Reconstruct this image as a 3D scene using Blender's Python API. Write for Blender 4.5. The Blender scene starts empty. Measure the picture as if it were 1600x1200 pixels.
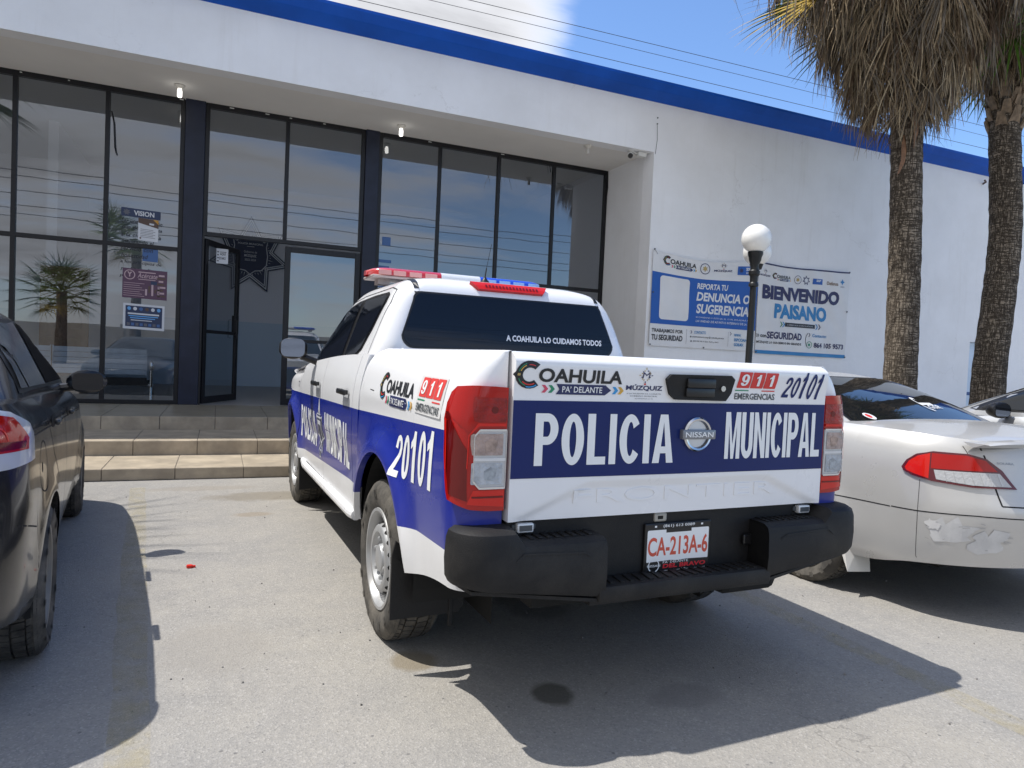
import bpy, bmesh, math, random
import numpy as np
from mathutils import Vector, Matrix
from mathutils.bvhtree import BVHTree
random.seed(7); RNG = np.random.default_rng(7)
S = bpy.context.scene
COL = S.collection
R = math.radians
# ------------------------------------------------------------------ camera
cam = bpy.data.objects.new('camera', bpy.data.cameras.new('camera')); COL.objects.link(cam)
rx = Vector((0.9196, -0.3902, 0.0447)); ux = Vector((-0.0275, 0.0496, 0.9984)); fx = Vector((0.3918, 0.9194, -0.0349))
cam.matrix_world = Matrix(((rx.x, ux.x, -fx.x, 0), (rx.y, ux.y, -fx.y, 0), (rx.z, ux.z, -fx.z, 1.307), (0, 0, 0, 1)))
cam.data.sensor_width = 36; cam.data.lens = 1078.58 / 1600 * 36
cam.data.clip_start = 0.05; cam.data.clip_end = 3000
S.camera = cam
# ------------------------------------------------------------------ light
SUN = Vector((0.60, -0.27, -1.33)).normalized()
EL = math.asin(-SUN.z); AZ = math.atan2(-SUN.x, -SUN.y)
S.view_settings.view_transform = 'Standard'; S.view_settings.look = 'None'; S.view_settings.gamma = 1
S.view_settings.exposure = 0.55
sl = bpy.data.lights.new('sun', 'SUN'); sl.energy = 3.4; sl.angle = R(0.53); sl.color = (1, .965, .91)
so = bpy.data.objects.new('sun', sl); COL.objects.link(so); so.rotation_euler = SUN.to_track_quat('-Z', 'Y').to_euler()
so.location = (-8, 8, 30)
W = bpy.data.worlds.new('World'); S.world = W; W.use_nodes = True
def world():
    nt = W.node_tree; n = nt.nodes; l = nt.links; n.clear()
    out = n.new('ShaderNodeOutputWorld'); bg = n.new('ShaderNodeBackground'); bg.inputs[1].default_value = 0.145
    sky = n.new('ShaderNodeTexSky'); sky.sky_type = 'NISHITA'; sky.sun_disc = False
    sky.sun_elevation = EL; sky.sun_rotation = AZ; sky.air_density = 1.0; sky.dust_density = .25; sky.ozone_density = 3.5
    tc = n.new('ShaderNodeTexCoord'); sp = n.new('ShaderNodeSeparateXYZ'); l.new(tc.outputs['Generated'], sp.inputs[0])
    def ma(op, a, b=None):
        m = n.new('ShaderNodeMath'); m.operation = op
        for i, v in enumerate((a, b)):
            if v is None: continue
            if isinstance(v, (int, float)): m.inputs[i].default_value = v
            else: l.new(v, m.inputs[i])
        return m.outputs[0]
    z = ma('MAXIMUM', sp.outputs[2], .06); zz = ma('ADD', z, .12)
    cx = n.new('ShaderNodeCombineXYZ'); l.new(ma('DIVIDE', sp.outputs[0], zz), cx.inputs[0]); l.new(ma('DIVIDE', sp.outputs[1], zz), cx.inputs[1])
    cx.inputs[2].default_value = 3.1; sq = n.new('ShaderNodeVectorMath'); sq.operation = 'MULTIPLY'; sq.inputs[1].default_value = (.55, 1.25, 1); l.new(cx.outputs[0], sq.inputs[0])
    no = n.new('ShaderNodeTexNoise'); no.inputs['Scale'].default_value = 1.15; no.inputs['Detail'].default_value = 10; no.inputs['Roughness'].default_value = .62
    no.inputs['Distortion'].default_value = .35
    l.new(sq.outputs[0], no.inputs['Vector'])
    # cloudier towards the west (-X) and the south (-Y), clear in the north-east
    side = ma('ADD', ma('MULTIPLY', sp.outputs[0], -.45), ma('MULTIPLY', sp.outputs[1], -.10))
    dt = n.new('ShaderNodeVectorMath'); dt.operation = 'DOT_PRODUCT'; l.new(tc.outputs['Generated'], dt.inputs[0]); dt.inputs[1].default_value = Vector((.262, 1.0, .50)).normalized()
    bk = n.new('ShaderNodeMapRange'); bk.interpolation_type = 'SMOOTHSTEP'; bk.inputs['From Min'].default_value = .968; bk.inputs['From Max'].default_value = .997; bk.inputs['To Max'].default_value = .48; l.new(dt.outputs['Value'], bk.inputs[0])
    v = ma('ADD', ma('ADD', no.outputs[0], side), bk.outputs[0])      # one cumulus bank stands over the roof to the north
    mr = n.new('ShaderNodeMapRange'); mr.inputs['From Min'].default_value = .42; mr.inputs['From Max'].default_value = .74
    l.new(v, mr.inputs['Value']); mr.interpolation_type = 'SMOOTHSTEP'
    # cloud brightness: bright rims, greyer thick middles
    cr = n.new('ShaderNodeMapRange'); cr.inputs['From Min'].default_value = .5; cr.inputs['From Max'].default_value = .85
    cr.inputs['To Min'].default_value = 6.2; cr.inputs['To Max'].default_value = 3.0; l.new(v, cr.inputs['Value'])
    cc = n.new('ShaderNodeVectorMath'); cc.operation = 'SCALE'; cc.inputs[0].default_value = (.97, .985, 1.04); l.new(cr.outputs[0], cc.inputs['Scale'])
    mx = n.new('ShaderNodeMix'); mx.data_type = 'RGBA'
    tn = n.new('ShaderNodeMix'); tn.data_type = 'RGBA'; tn.blend_type = 'MULTIPLY'; tn.inputs[0].default_value = 1; tn.inputs[7].default_value = (.86, .955, 1.08, 1); l.new(sky.outputs[0], tn.inputs[6])
    l.new(mr.outputs[0], mx.inputs[0]); l.new(tn.outputs[2], mx.inputs[6]); l.new(cc.outputs[0], mx.inputs[7])
    l.new(mx.outputs[2], bg.inputs[0]); l.new(bg.outputs[0], out.inputs[0])
world()
S.render.engine = 'CYCLES'
S.cycles.max_bounces = 8; S.cycles.transparent_max_bounces = 16; S.cycles.glossy_bounces = 4
S.cycles.sample_clamp_indirect = 4
# ------------------------------------------------------------------ materials
MATS = {}
def mat(name, color=(.8, .8, .8), rough=.5, metal=0, coat=0, spec=.5, var=0, vscale=6, bump=0, bscale=60, dirt=None, dscale=2.0, damt=.35, emit=None, trans=0, alpha=1, coat_r=.05, rvar=0):
    """principled material with optional large-scale tone variation, dirt blotches and bump (object space)"""
    if name in MATS: return MATS[name]
    m = bpy.data.materials.new(name); m.use_nodes = True; nt = m.node_tree; b = nt.nodes['Principled BSDF']
    b.inputs['Base Color'].default_value = (*color, 1); b.inputs['Roughness'].default_value = rough; b.inputs['Metallic'].default_value = metal
    b.inputs['Coat Weight'].default_value = coat; b.inputs['Coat Roughness'].default_value = coat_r
    b.inputs['Specular IOR Level'].default_value = spec; b.inputs['Transmission Weight'].default_value = trans; b.inputs['Alpha'].default_value = alpha
    if emit: b.inputs['Emission Color'].default_value = (*emit[:3], 1); b.inputs['Emission Strength'].default_value = emit[3]
    tc = nt.nodes.new('ShaderNodeTexCoord'); last = None
    def noise(sc, det=5, ro=.55):
        n = nt.nodes.new('ShaderNodeTexNoise'); n.inputs['Scale'].default_value = sc; n.inputs['Detail'].default_value = det; n.inputs['Roughness'].default_value = ro
        nt.links.new(tc.outputs['Object'], n.inputs['Vector']); return n.outputs[0]
    def mixc(fac, a, c2, lo=.35, hi=.65, amt=1):
        r = nt.nodes.new('ShaderNodeMapRange'); r.inputs['From Min'].default_value = lo; r.inputs['From Max'].default_value = hi; r.inputs['To Max'].default_value = amt
        nt.links.new(fac, r.inputs['Value'])
        x = nt.nodes.new('ShaderNodeMix'); x.data_type = 'RGBA'; nt.links.new(r.outputs[0], x.inputs[0])
        if isinstance(a, tuple): x.inputs[6].default_value = (*a, 1)
        else: nt.links.new(a, x.inputs[6])
        if isinstance(c2, tuple): x.inputs[7].default_value = (*c2, 1)
        else: nt.links.new(c2, x.inputs[7])
        return x.outputs[2]
    cur = tuple(color)
    if var:
        d = tuple(max(0, c * (1 - var)) for c in color); e = tuple(min(1, c * (1 + var)) for c in color)
        cur = mixc(noise(vscale), d, e)
    if dirt: cur = mixc(noise(dscale, 8, .65), cur, tuple(dirt), .45, .72, damt)
    if not isinstance(cur, tuple): nt.links.new(cur, b.inputs['Base Color'])
    if rvar:
        r = nt.nodes.new('ShaderNodeMapRange'); r.inputs['To Min'].default_value = max(0, rough - rvar); r.inputs['To Max'].default_value = rough + rvar
        nt.links.new(noise(3.5, 6), r.inputs['Value']); nt.links.new(r.outputs[0], b.inputs['Roughness'])
    if bump:
        bp = nt.nodes.new('ShaderNodeBump'); bp.inputs['Strength'].default_value = bump; bp.inputs['Distance'].default_value = .01
        nt.links.new(noise(bscale, 4), bp.inputs['Height']); nt.links.new(bp.outputs[0], b.inputs['Normal'])
    MATS[name] = m; return m
# ------------------------------------------------------------------ object helpers
def meta(o, label=None, cat=None, group=None, kind=None):
    if label: o['label'] = label
    if cat: o['category'] = cat
    if group: o['group'] = group
    if kind: o['kind'] = kind
    return o
def empty(name, loc=(0, 0, 0), rz=0, label=None, cat=None, group=None):
    o = bpy.data.objects.new(name, None); COL.objects.link(o); o.location = loc; o.rotation_euler = (0, 0, rz); o.empty_display_size = .2
    return meta(o, label, cat, group)
def mobj(name, v, f, m, parent=None, smooth=False, mi=None, sharp=35):
    me = bpy.data.meshes.new(name); me.from_pydata([tuple(map(float, p)) for p in v], [], f)
    for x in (m if isinstance(m, (list, tuple)) else [m]): me.materials.append(x)
    if mi: me.polygons.foreach_set('material_index', mi)
    me.validate(); me.update()
    if smooth:
        me.polygons.foreach_set('use_smooth', [True] * len(me.polygons))
        if sharp:
            try: me.set_sharp_from_angle(angle=R(sharp))
            except Exception: pass
    o = bpy.data.objects.new(name, me); COL.objects.link(o)
    if parent: o.parent = parent
    return o
def struct(o): o['kind'] = 'structure'; return o
class MB:
    """collects shapes into one mesh"""
    def __init__(s): s.v = []; s.f = []; s.mi = []
    def add(s, v, f, mi=0):
        k = len(s.v); s.v += [tuple(p) for p in v]; s.f += [[i + k for i in q] for q in f]; s.mi += [mi] * len(f); return s
    def box(s, x0, y0, z0, x1, y1, z1, mi=0, bev=0, rot=None):
        if bev <= 0:
            v = [(x, y, z) for z in (z0, z1) for y in (y0, y1) for x in (x0, x1)]
            f = [[0, 2, 3, 1], [4, 5, 7, 6], [0, 1, 5, 4], [2, 6, 7, 3], [0, 4, 6, 2], [1, 3, 7, 5]]
        else:
            bm = bmesh.new(); bmesh.ops.create_cube(bm, size=1)
            for q in bm.verts: q.co = Vector((x0 + (q.co.x + .5) * (x1 - x0), y0 + (q.co.y + .5) * (y1 - y0), z0 + (q.co.z + .5) * (z1 - z0)))
            bmesh.ops.bevel(bm, geom=bm.edges[:], offset=bev, segments=2, affect='EDGES', profile=.5)
            bm.verts.ensure_lookup_table(); v = [q.co[:] for q in bm.verts]; f = [[q.index for q in p.verts] for p in bm.faces]; bm.free()
        if rot is not None: v = [tuple(rot @ Vector(p)) for p in v]
        return s.add(v, f, mi)
    def tube(s, pts, rad, n=8, mi=0, caps=True):
        pts = [Vector(p) for p in pts]; rad = rad if isinstance(rad, (list, tuple)) else [rad] * len(pts)
        v = []; f = []; up = None
        for i, p in enumerate(pts):
            t = (pts[min(i + 1, len(pts) - 1)] - pts[max(i - 1, 0)]).normalized()
            if up is None: up = Vector((0, 0, 1)) if abs(t.z) < .9 else Vector((1, 0, 0))
            a = t.cross(up).normalized(); b = a.cross(t).normalized(); up = b
            for k in range(n):
                w = 2 * math.pi * k / n; v.append(p + (a * math.cos(w) + b * math.sin(w)) * rad[i])
        for i in range(len(pts) - 1):
            for k in range(n): f.append([i * n + k, i * n + (k + 1) % n, (i + 1) * n + (k + 1) % n, (i + 1) * n + k])
        if caps: f.append(list(range(n))[::-1]); f.append([(len(pts) - 1) * n + k for k in range(n)])
        return s.add(v, f, mi)
    def lathe(s, prof, n=32, axis='z', c=(0, 0, 0), mi=0, a0=0, a1=2 * math.pi):
        """prof: list of (radius, height)"""
        v = []; f = []; full = abs(a1 - a0 - 2 * math.pi) < 1e-6; m = n if full else n + 1
        for (r, h) in prof:
            for k in range(m):
                w = a0 + (a1 - a0) * k / n; x, y = r * math.cos(w), r * math.sin(w)
                p = {'z': (x, y, h), 'x': (h, x, y), 'y': (x, h, y)}[axis]
                v.append((p[0] + c[0], p[1] + c[1], p[2] + c[2]))
        for i in range(len(prof) - 1):
            for k in range(n):
                k2 = (k + 1) % m
                f.append([i * m + k, i * m + k2, (i + 1) * m + k2, (i + 1) * m + k])
        return s.add(v, f, mi)
    def grid(s, P, mi=0, closed=False, flip=False):
        """P: array rows x cols x 3"""
        P = np.asarray(P); a, b = P.shape[:2]; v = P.reshape(-1, 3).tolist(); f = []
        for i in range(a - 1):
            for j in range(b - (0 if closed else 1)):
                j2 = (j + 1) % b; q = [i * b + j, i * b + j2, (i + 1) * b + j2, (i + 1) * b + j]
                f.append(q[::-1] if flip else q)
        return s.add(v, f, mi)
    def build(s, name, m, parent=None, smooth=False, sharp=35):
        return mobj(name, s.v, s.f, m, parent, smooth, s.mi if max(s.mi + [0]) > 0 else None, sharp)
def cr(xs, ys, x):
    """smooth (monotone cubic) interpolation"""
    xs = np.asarray(xs, float); ys = np.asarray(ys, float); x = np.asarray(x, float)
    h = np.diff(xs); d = np.diff(ys) / h; m = np.zeros(len(xs)); m[0] = d[0]; m[-1] = d[-1]
    for i in range(1, len(xs) - 1): m[i] = 0 if d[i - 1] * d[i] <= 0 else 2 * d[i - 1] * d[i] / (d[i - 1] + d[i])
    xc = np.clip(x, xs[0], xs[-1]); i = np.clip(np.searchsorted(xs, xc) - 1, 0, len(xs) - 2); t = (xc - xs[i]) / h[i]
    return (2 * t**3 - 3 * t**2 + 1) * ys[i] + (t**3 - 2 * t**2 + t) * h[i] * m[i] + (-2 * t**3 + 3 * t**2) * ys[i + 1] + (t**3 - t**2) * h[i] * m[i + 1]
# ------------------------------------------------------------------ flat artwork laid on a surface
_TC = {}
def text2d(s, bold=0.0, res=3):
    key = (s, bold, res)
    if key in _TC: return _TC[key]
    cu = bpy.data.curves.new('t', 'FONT'); cu.body = s; cu.size = 1; cu.offset = bold; cu.resolution_u = res
    o = bpy.data.objects.new('t', cu); COL.objects.link(o); dg = bpy.context.evaluated_depsgraph_get()
    me = bpy.data.meshes.new_from_object(o.evaluated_get(dg)); v = np.array([q.co[:2] for q in me.vertices]); f = [list(p.vertices) for p in me.polygons]
    bpy.data.objects.remove(o); bpy.data.meshes.remove(me); bpy.data.curves.remove(cu)
    lo, hi = v.min(0), v.max(0); v = (v - lo) / (hi - lo)
    _TC[key] = (v, f); return v, f
def _ring(cx, cy, rx, ry, t, u, a0, a1, n=28):
    A = [(cx + rx * math.cos(R(a)), cy + ry * math.sin(R(a))) for a in np.linspace(a0, a1, n)]; B = [(cx + (rx - t) * math.cos(R(a)), cy + (ry - u) * math.sin(R(a))) for a in np.linspace(a0, a1, n)]
    return A + B, [[i, i + 1, n + i + 1, n + i] for i in range(n - 1)]
def block(ch, s=.30, u=.155):
    """bold condensed capitals and figures in a unit box; s, u = stem and bar thickness"""
    V = []; F = []
    def add(v, f=None):
        k = len(V); V.extend(v); F.extend([[i + k for i in q] for q in (f or [list(range(len(v)))])])
    q = lambda *p: add(list(p))
    if ch == 'I': q((0, 0), (1, 0), (1, 1), (0, 1))
    elif ch == 'L': q((0, 0), (1, 0), (1, u), (s, u), (s, 1), (0, 1))
    elif ch == 'P':
        q((0, 0), (s, 0), (s, 1), (0, 1)); n = 24; z0 = .40; cy, ry = (1 + z0) / 2, (1 - z0) / 2; x0 = .52
        out = [(s, 1)] + [(x0 + (1 - x0) * math.cos(R(a)), cy + ry * math.sin(R(a))) for a in np.linspace(90, -90, n)] + [(s, z0)]; inn = [(s, 1 - u)] + [(x0 + (1 - x0 - s * .98) * math.cos(R(a)), cy + (ry - u) * math.sin(R(a))) for a in np.linspace(90, -90, n)] + [(s, z0 + u)]
        add(out + inn, [[i, i + 1, len(out) + i + 1, len(out) + i] for i in range(len(out) - 1)])
    elif ch in 'O0': add(*_ring(.5, .5, .5, .5, s, u, 0, 360, 44))
    elif ch == 'C': add(*_ring(.52, .5, .52, .5, s, u, 38, 322, 36))
    elif ch == 'A':
        w = s * .98; q((0, 0), (w, 0), (.5 + .0, 1 - .16), (.5, 1), (.5 - w / 2 - .02, 1)); q((1, 0), (.5 + w / 2 + .02, 1), (.5, 1), (.5, 1 - .16), (1 - w, 0)); y0, y1 = .20, .34; m = lambda y: w + (.5 - w) * y / .84
        q((m(y0), y0), (1 - m(y0), y0), (1 - m(y1), y1), (m(y1), y1))
    elif ch == 'M': w = s * .72; q((0, 0), (w, 0), (w, .72), (.5 - w * .36, 0), (.5 + w * .36, 0), (1 - w, .72), (1 - w, 0), (1, 0), (1, 1), (1 - w * 1.25, 1), (.5, .30), (w * 1.25, 1), (0, 1))
    elif ch == 'N': w = s * .92; q((0, 0), (w, 0), (w, .64), (1 - w, 0), (1, 0), (1, 1), (1 - w, 1), (1 - w, .36), (w, 1), (0, 1))
    elif ch == 'U':
        q((0, .30), (s, .30), (s, 1), (0, 1)); q((1 - s, .30), (1, .30), (1, 1), (1 - s, 1)); add(*_ring(.5, .30, .5, .30, s, u, 180, 360, 24))
    elif ch == '1': q((.42, 0), (1, 0), (1, 1), (.55, 1), (.40, .86), (0, .76), (0, .63), (.42, .70))
    elif ch == '2': add([(0, 0), (1, 0), (1, u), (.42, u), (.72, .40), (.92, .54), (1, .70), (.97, .83), (.84, .94), (.62, 1), (.40, 1), (.18, .95), (.05, .85), (0, .68), (s, .66), (s + .02, .78), (.42, .86), (.56, .86), (.66, .80), (.68, .70), (.62, .59), (.40, .45), (.14, .27), (.02, .13)])
    elif ch == '9':
        add(*_ring(.5, .66, .5, .34, s, u * .9, 0, 360, 36)); add([(1, .60), (1, .40), (.93, .18), (.75, .04), (.45, 0), (.2, .04), (.05, .16), (.02, .26), (s, .28), (.40, .17), (.52, .14), (.64, .18), (.70, .30), (.71, .38)])
    return V, F
def blocktext(D, t, u0, v0, u1, v1, m, layer=0, s=.30, gap=.16, warp=None):
    wd = {'I': .32, 'M': 1.28, 'L': .86, '1': .52, 'A': 1.06, 'U': 1.0}; W_ = [wd.get(c, 1.0) for c in t]; tot = sum(W_) + gap * (len(t) - 1); x = 0; sc = (u1 - u0) / tot
    for c, w in zip(t, W_):
        V, F = block(c, s / w if c not in 'IM' else s); q = [(u0 + (x + a * w) * sc, v0 + (v1 - v0) * b) for a, b in V]
        if warp: q = [warp(*p_) for p_ in q]
        D.raw(q, F, m, layer); x += w + gap
def rrect(u0, v0, u1, v1, r=0, n=5, shear=0):
    if r <= 0: p = [(u0, v0), (u1, v0), (u1, v1), (u0, v1)]
    else:
        p = []; su = 1 if u1 > u0 else -1
        for (cx, cy, a) in ((u1 - su * r, v0 + r, -90), (u1 - su * r, v1 - r, 0), (u0 + su * r, v1 - r, 90), (u0 + su * r, v0 + r, 180)):
            for k in range(n + 1):
                w = R(a + 90 * k / n); p.append((cx + su * r * math.cos(w), cy + r * math.sin(w)))
    if shear: p = [(a + shear * (b - v0), b) for a, b in p]
    return p
def ellipse(cu, cv, ru, rv, n=28, a0=0, a1=360): return [(cu + ru * math.cos(R(a0 + (a1 - a0) * k / n)), cv + rv * math.sin(R(a0 + (a1 - a0) * k / n))) for k in range(n if a1 - a0 >= 360 else n + 1)]
def arcband(cu, cv, r0, r1, a0, a1, n=20, sy=1):
    A = [(cu + r1 * math.cos(R(a0 + (a1 - a0) * k / n)), cv + sy * r1 * math.sin(R(a0 + (a1 - a0) * k / n))) for k in range(n + 1)]
    B = [(cu + r0 * math.cos(R(a0 + (a1 - a0) * k / n)), cv + sy * r0 * math.sin(R(a0 + (a1 - a0) * k / n))) for k in range(n + 1)]
    return A + B[::-1]
def star(cu, cv, ro, ri, n=7, rot=90, sx=1, sy=1): return [(cu + sx * (ro if k % 2 == 0 else ri) * math.cos(R(rot + 180 * k / n)), cv + sy * (ro if k % 2 == 0 else ri) * math.sin(R(rot + 180 * k / n))) for k in range(2 * n)]
class Dec:
    def __init__(s, fn, step=None, base=.0025, dl=.0012): s.fn = fn; s.step = step; s.base = base; s.dl = dl; s.mb = MB(); s.mats = []
    def _mi(s, m):
        if m not in s.mats: s.mats.append(m)
        return s.mats.index(m)
    def raw(s, v, f, m, layer=0, thick=0, step=None):
        bm = bmesh.new(); bv = [bm.verts.new((a, b, 0)) for a, b in v]
        for q in f:
            try: bm.faces.new([bv[i] for i in q])
            except ValueError: pass
        st = step or s.step
        if st:
            for q in bm.faces: q.normal_update()
            bmesh.ops.triangulate(bm, faces=bm.faces[:], ngon_method='EAR_CLIP')
            us = [a for a, b in v]; vs = [b for a, b in v]
            for ax, (lo, hi) in enumerate(((min(us), max(us)), (min(vs), max(vs)))):
                k = int((hi - lo) / st)
                for i in range(1, k + 1):
                    c = lo + (hi - lo) * i / (k + 1); co = (c, 0, 0) if ax == 0 else (0, c, 0); no = (1, 0, 0) if ax == 0 else (0, 1, 0)
                    bmesh.ops.bisect_plane(bm, geom=bm.verts[:] + bm.edges[:] + bm.faces[:], plane_co=co, plane_no=no, dist=1e-6)
        bm.verts.index_update(); off = s.base + layer * s.dl
        P = []; D = []
        for q in bm.verts:
            h = s.fn(q.co.x, q.co.y, off + thick); P.append(h)
        F = [[q.index for q in p.verts] for p in bm.faces]
        if thick:
            n0 = len(P); idx = {}
            for e in bm.edges:
                if len(e.link_faces) == 1:
                    a, b = [q.index for q in e.verts]
                    for i in (a, b):
                        if i not in idx: idx[i] = len(P); P.append(s.fn(bm.verts[:][i].co.x, bm.verts[:][i].co.y, -.004))
                    F.append([a, b, idx[b], idx[a]])
        bm.free(); s.mb.add(P, F, s._mi(m)); return s
    def poly(s, p, m, layer=0, thick=0, step=None): return s.raw(p, [list(range(len(p)))], m, layer, thick, step)
    def rect(s, u0, v0, u1, v1, m, layer=0, r=0, shear=0, thick=0): return s.poly(rrect(u0, v0, u1, v1, r, shear=shear), m, layer, thick)
    def text(s, t, u0, v0, u1, v1, m, layer=1, bold=.0, shear=0, res=3, warp=None):
        v, f = text2d(t, bold, res); q = []
        for a, b in v:
            uu, vv = u0 + (u1 - u0) * a, v0 + (v1 - v0) * b
            if warp: uu, vv = warp(a, b, uu, vv)
            q.append((uu + shear * (vv - v0), vv))
        return s.raw(q, f, m, layer)
    def build(s, name, parent=None, smooth=False): return mobj(name, s.mb.v, s.mb.f, s.mats, parent, smooth, s.mb.mi, 40)
def planefn(o, u, v, n):
    o, u, v, n = Vector(o), Vector(u), Vector(v), Vector(n)
    return lambda a, b, off: tuple(o + u * a + v * b + n * off)
def bvhfn(bvh, org, du, dv, dr, nudge=0.0):
    """project (u,v) along dr onto the surface; offset back along the surface normal"""
    org, du, dv, dr = Vector(org), Vector(du), Vector(dv), Vector(dr).normalized(); last = [None]
    def fn(a, b, off):
        o = org + du * a + dv * b; h, n, i, d = bvh.ray_cast(o, dr)
        if h is None:
            h, n, i, d = bvh.find_nearest(o + dr * (last[0] or 1.0)); 
        else: last[0] = d
        if n.dot(dr) > 0: n = -n
        return tuple(h + n * off)
    return fn
def bvh_of(*objs):
    v = []; f = []
    for o in objs:
        k = len(v); v += [q.co.copy() for q in o.data.vertices]; f += [[i + k for i in p.vertices] for p in o.data.polygons]
    return BVHTree.FromPolygons(v, f)
def line2(p, w):
    """thin band polygon along a 2-D polyline"""
    p = [Vector(q) for q in p]; a = []; b = []
    for i, q in enumerate(p):
        t = (p[min(i + 1, len(p) - 1)] - p[max(i - 1, 0)]).normalized(); n = Vector((-t.y, t.x)) * w / 2
        a.append(tuple(q + n)); b.append(tuple(q - n))
    return a + b[::-1]
def band(dec, p, w, m, layer=0):
    for i in range(len(p) - 1): dec.poly(line2(p[i:i + 2], w), m, layer)
# ================================================================== the place
def ground_mat():
    m = bpy.data.materials.new('worn_paving'); m.use_nodes = True; nt = m.node_tree; n = nt.nodes; l = nt.links; b = n['Principled BSDF']
    tc = n.new('ShaderNodeTexCoord')
    def noise(sc, det=6, ro=.6):
        x = n.new('ShaderNodeTexNoise'); x.inputs['Scale'].default_value = sc; x.inputs['Detail'].default_value = det; x.inputs['Roughness'].default_value = ro
        l.new(tc.outputs['Object'], x.inputs['Vector']); return x.outputs[0]
    def ramp(src, lo, hi, a=0., b_=1.):
        x = n.new('ShaderNodeMapRange'); x.inputs['From Min'].default_value = lo; x.inputs['From Max'].default_value = hi; x.inputs['To Min'].default_value = a; x.inputs['To Max'].default_value = b_; l.new(src, x.inputs[0]); return x.outputs[0]
    def mix(f, a, c, mode='MIX'):
        x = n.new('ShaderNodeMix'); x.data_type = 'RGBA'; x.blend_type = mode
        for k, q in ((0, f), (6, a), (7, c)):
            if isinstance(q, tuple): x.inputs[k].default_value = (*q, 1)
            elif isinstance(q, float): x.inputs[k].default_value = q
            else: l.new(q, x.inputs[k])
        return x.outputs[2]
    c = mix(ramp(noise(.45), .35, .68), (.262, .255, .243), (.335, .312, .272))
    c = mix(ramp(noise(1.7, 9, .7), .44, .74, 0, .7), c, (.215, .21, .203))
    c = mix(ramp(noise(5.5, 8, .75), .48, .70, 0, .5), c, (.37, .345, .30))
    c = mix(ramp(noise(38, 4, .7), .36, .68, 0, .32), c, (.40, .38, .345))
    # fine aggregate: light and dark grains
    vo = n.new('ShaderNodeTexVoronoi'); vo.inputs['Scale'].default_value = 150; l.new(tc.outputs['Object'], vo.inputs['Vector'])
    sv = n.new('ShaderNodeSeparateColor'); l.new(vo.outputs['Color'], sv.inputs[0])
    c = mix(ramp(sv.outputs[0], .70, .95, 0, .34), c, (.17, .165, .16))
    c = mix(ramp(sv.outputs[1], .80, .98, 0, .36), c, (.50, .475, .44))
    vo2 = n.new('ShaderNodeTexVoronoi'); vo2.inputs['Scale'].default_value = 23; l.new(tc.outputs['Object'], vo2.inputs['Vector'])
    sv2 = n.new('ShaderNodeSeparateColor'); l.new(vo2.outputs['Color'], sv2.inputs[0])
    dot = n.new('ShaderNodeMath'); dot.operation = 'MULTIPLY'; l.new(ramp(vo2.outputs['Distance'], .10, .17, 1, 0), dot.inputs[0]); l.new(ramp(sv2.outputs[0], .86, .90, 0, .8), dot.inputs[1])
    c = mix(dot.outputs[0], c, (.15, .145, .14))
    # a few hairline cracks that start and stop
    wv = n.new('ShaderNodeVectorMath'); wv.operation = 'ADD'; l.new(tc.outputs['Object'], wv.inputs[0]); nz = n.new('ShaderNodeTexNoise'); nz.inputs['Scale'].default_value = 2.2; nz.inputs['Detail'].default_value = 6; l.new(tc.outputs['Object'], nz.inputs['Vector']); l.new(nz.outputs['Color'], wv.inputs[1])
    vc = n.new('ShaderNodeTexVoronoi'); vc.feature = 'DISTANCE_TO_EDGE'; vc.inputs['Scale'].default_value = .42; l.new(wv.outputs[0], vc.inputs['Vector'])
    ck = n.new('ShaderNodeMath'); ck.operation = 'MULTIPLY'; l.new(ramp(vc.outputs['Distance'], .0008, .003, .35, 0), ck.inputs[0]); l.new(ramp(noise(.9, 3), .50, .60), ck.inputs[1]); c = mix(ck.outputs[0], c, (.10, .095, .09))
    # tyre tracks worn along the parking bays
    mp = n.new('ShaderNodeMapping'); mp.inputs['Scale'].default_value = (14, .5, 1); l.new(tc.outputs['Object'], mp.inputs[0]); tn_ = n.new('ShaderNodeTexNoise'); tn_.inputs['Scale'].default_value = 1; tn_.inputs['Detail'].default_value = 5; l.new(mp.outputs[0], tn_.inputs['Vector'])
    tk = n.new('ShaderNodeMath'); tk.operation = 'MULTIPLY'; l.new(ramp(tn_.outputs[0], .52, .72, 0, .30), tk.inputs[0]); l.new(ramp(noise(.7, 3), .45, .6), tk.inputs[1]); c = mix(tk.outputs[0], c, (.225, .218, .21))
    # oil spots and damp marks with a shape of their own
    sp = n.new('ShaderNodeSeparateXYZ'); l.new(tc.outputs['Object'], sp.inputs[0]); wob = noise(7, 4)
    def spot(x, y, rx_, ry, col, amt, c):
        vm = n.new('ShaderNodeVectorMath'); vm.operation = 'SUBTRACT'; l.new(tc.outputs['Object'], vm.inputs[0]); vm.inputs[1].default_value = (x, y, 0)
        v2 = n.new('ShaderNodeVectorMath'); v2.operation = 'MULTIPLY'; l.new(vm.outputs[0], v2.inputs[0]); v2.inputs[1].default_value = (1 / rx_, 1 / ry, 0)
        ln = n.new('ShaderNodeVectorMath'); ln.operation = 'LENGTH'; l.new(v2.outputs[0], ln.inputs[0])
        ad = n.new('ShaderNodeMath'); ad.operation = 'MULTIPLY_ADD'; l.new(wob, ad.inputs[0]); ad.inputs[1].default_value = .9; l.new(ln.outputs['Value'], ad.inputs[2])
        return mix(ramp(ad.outputs[0], 1.15, 1.55, amt, 0), c, col)
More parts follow.
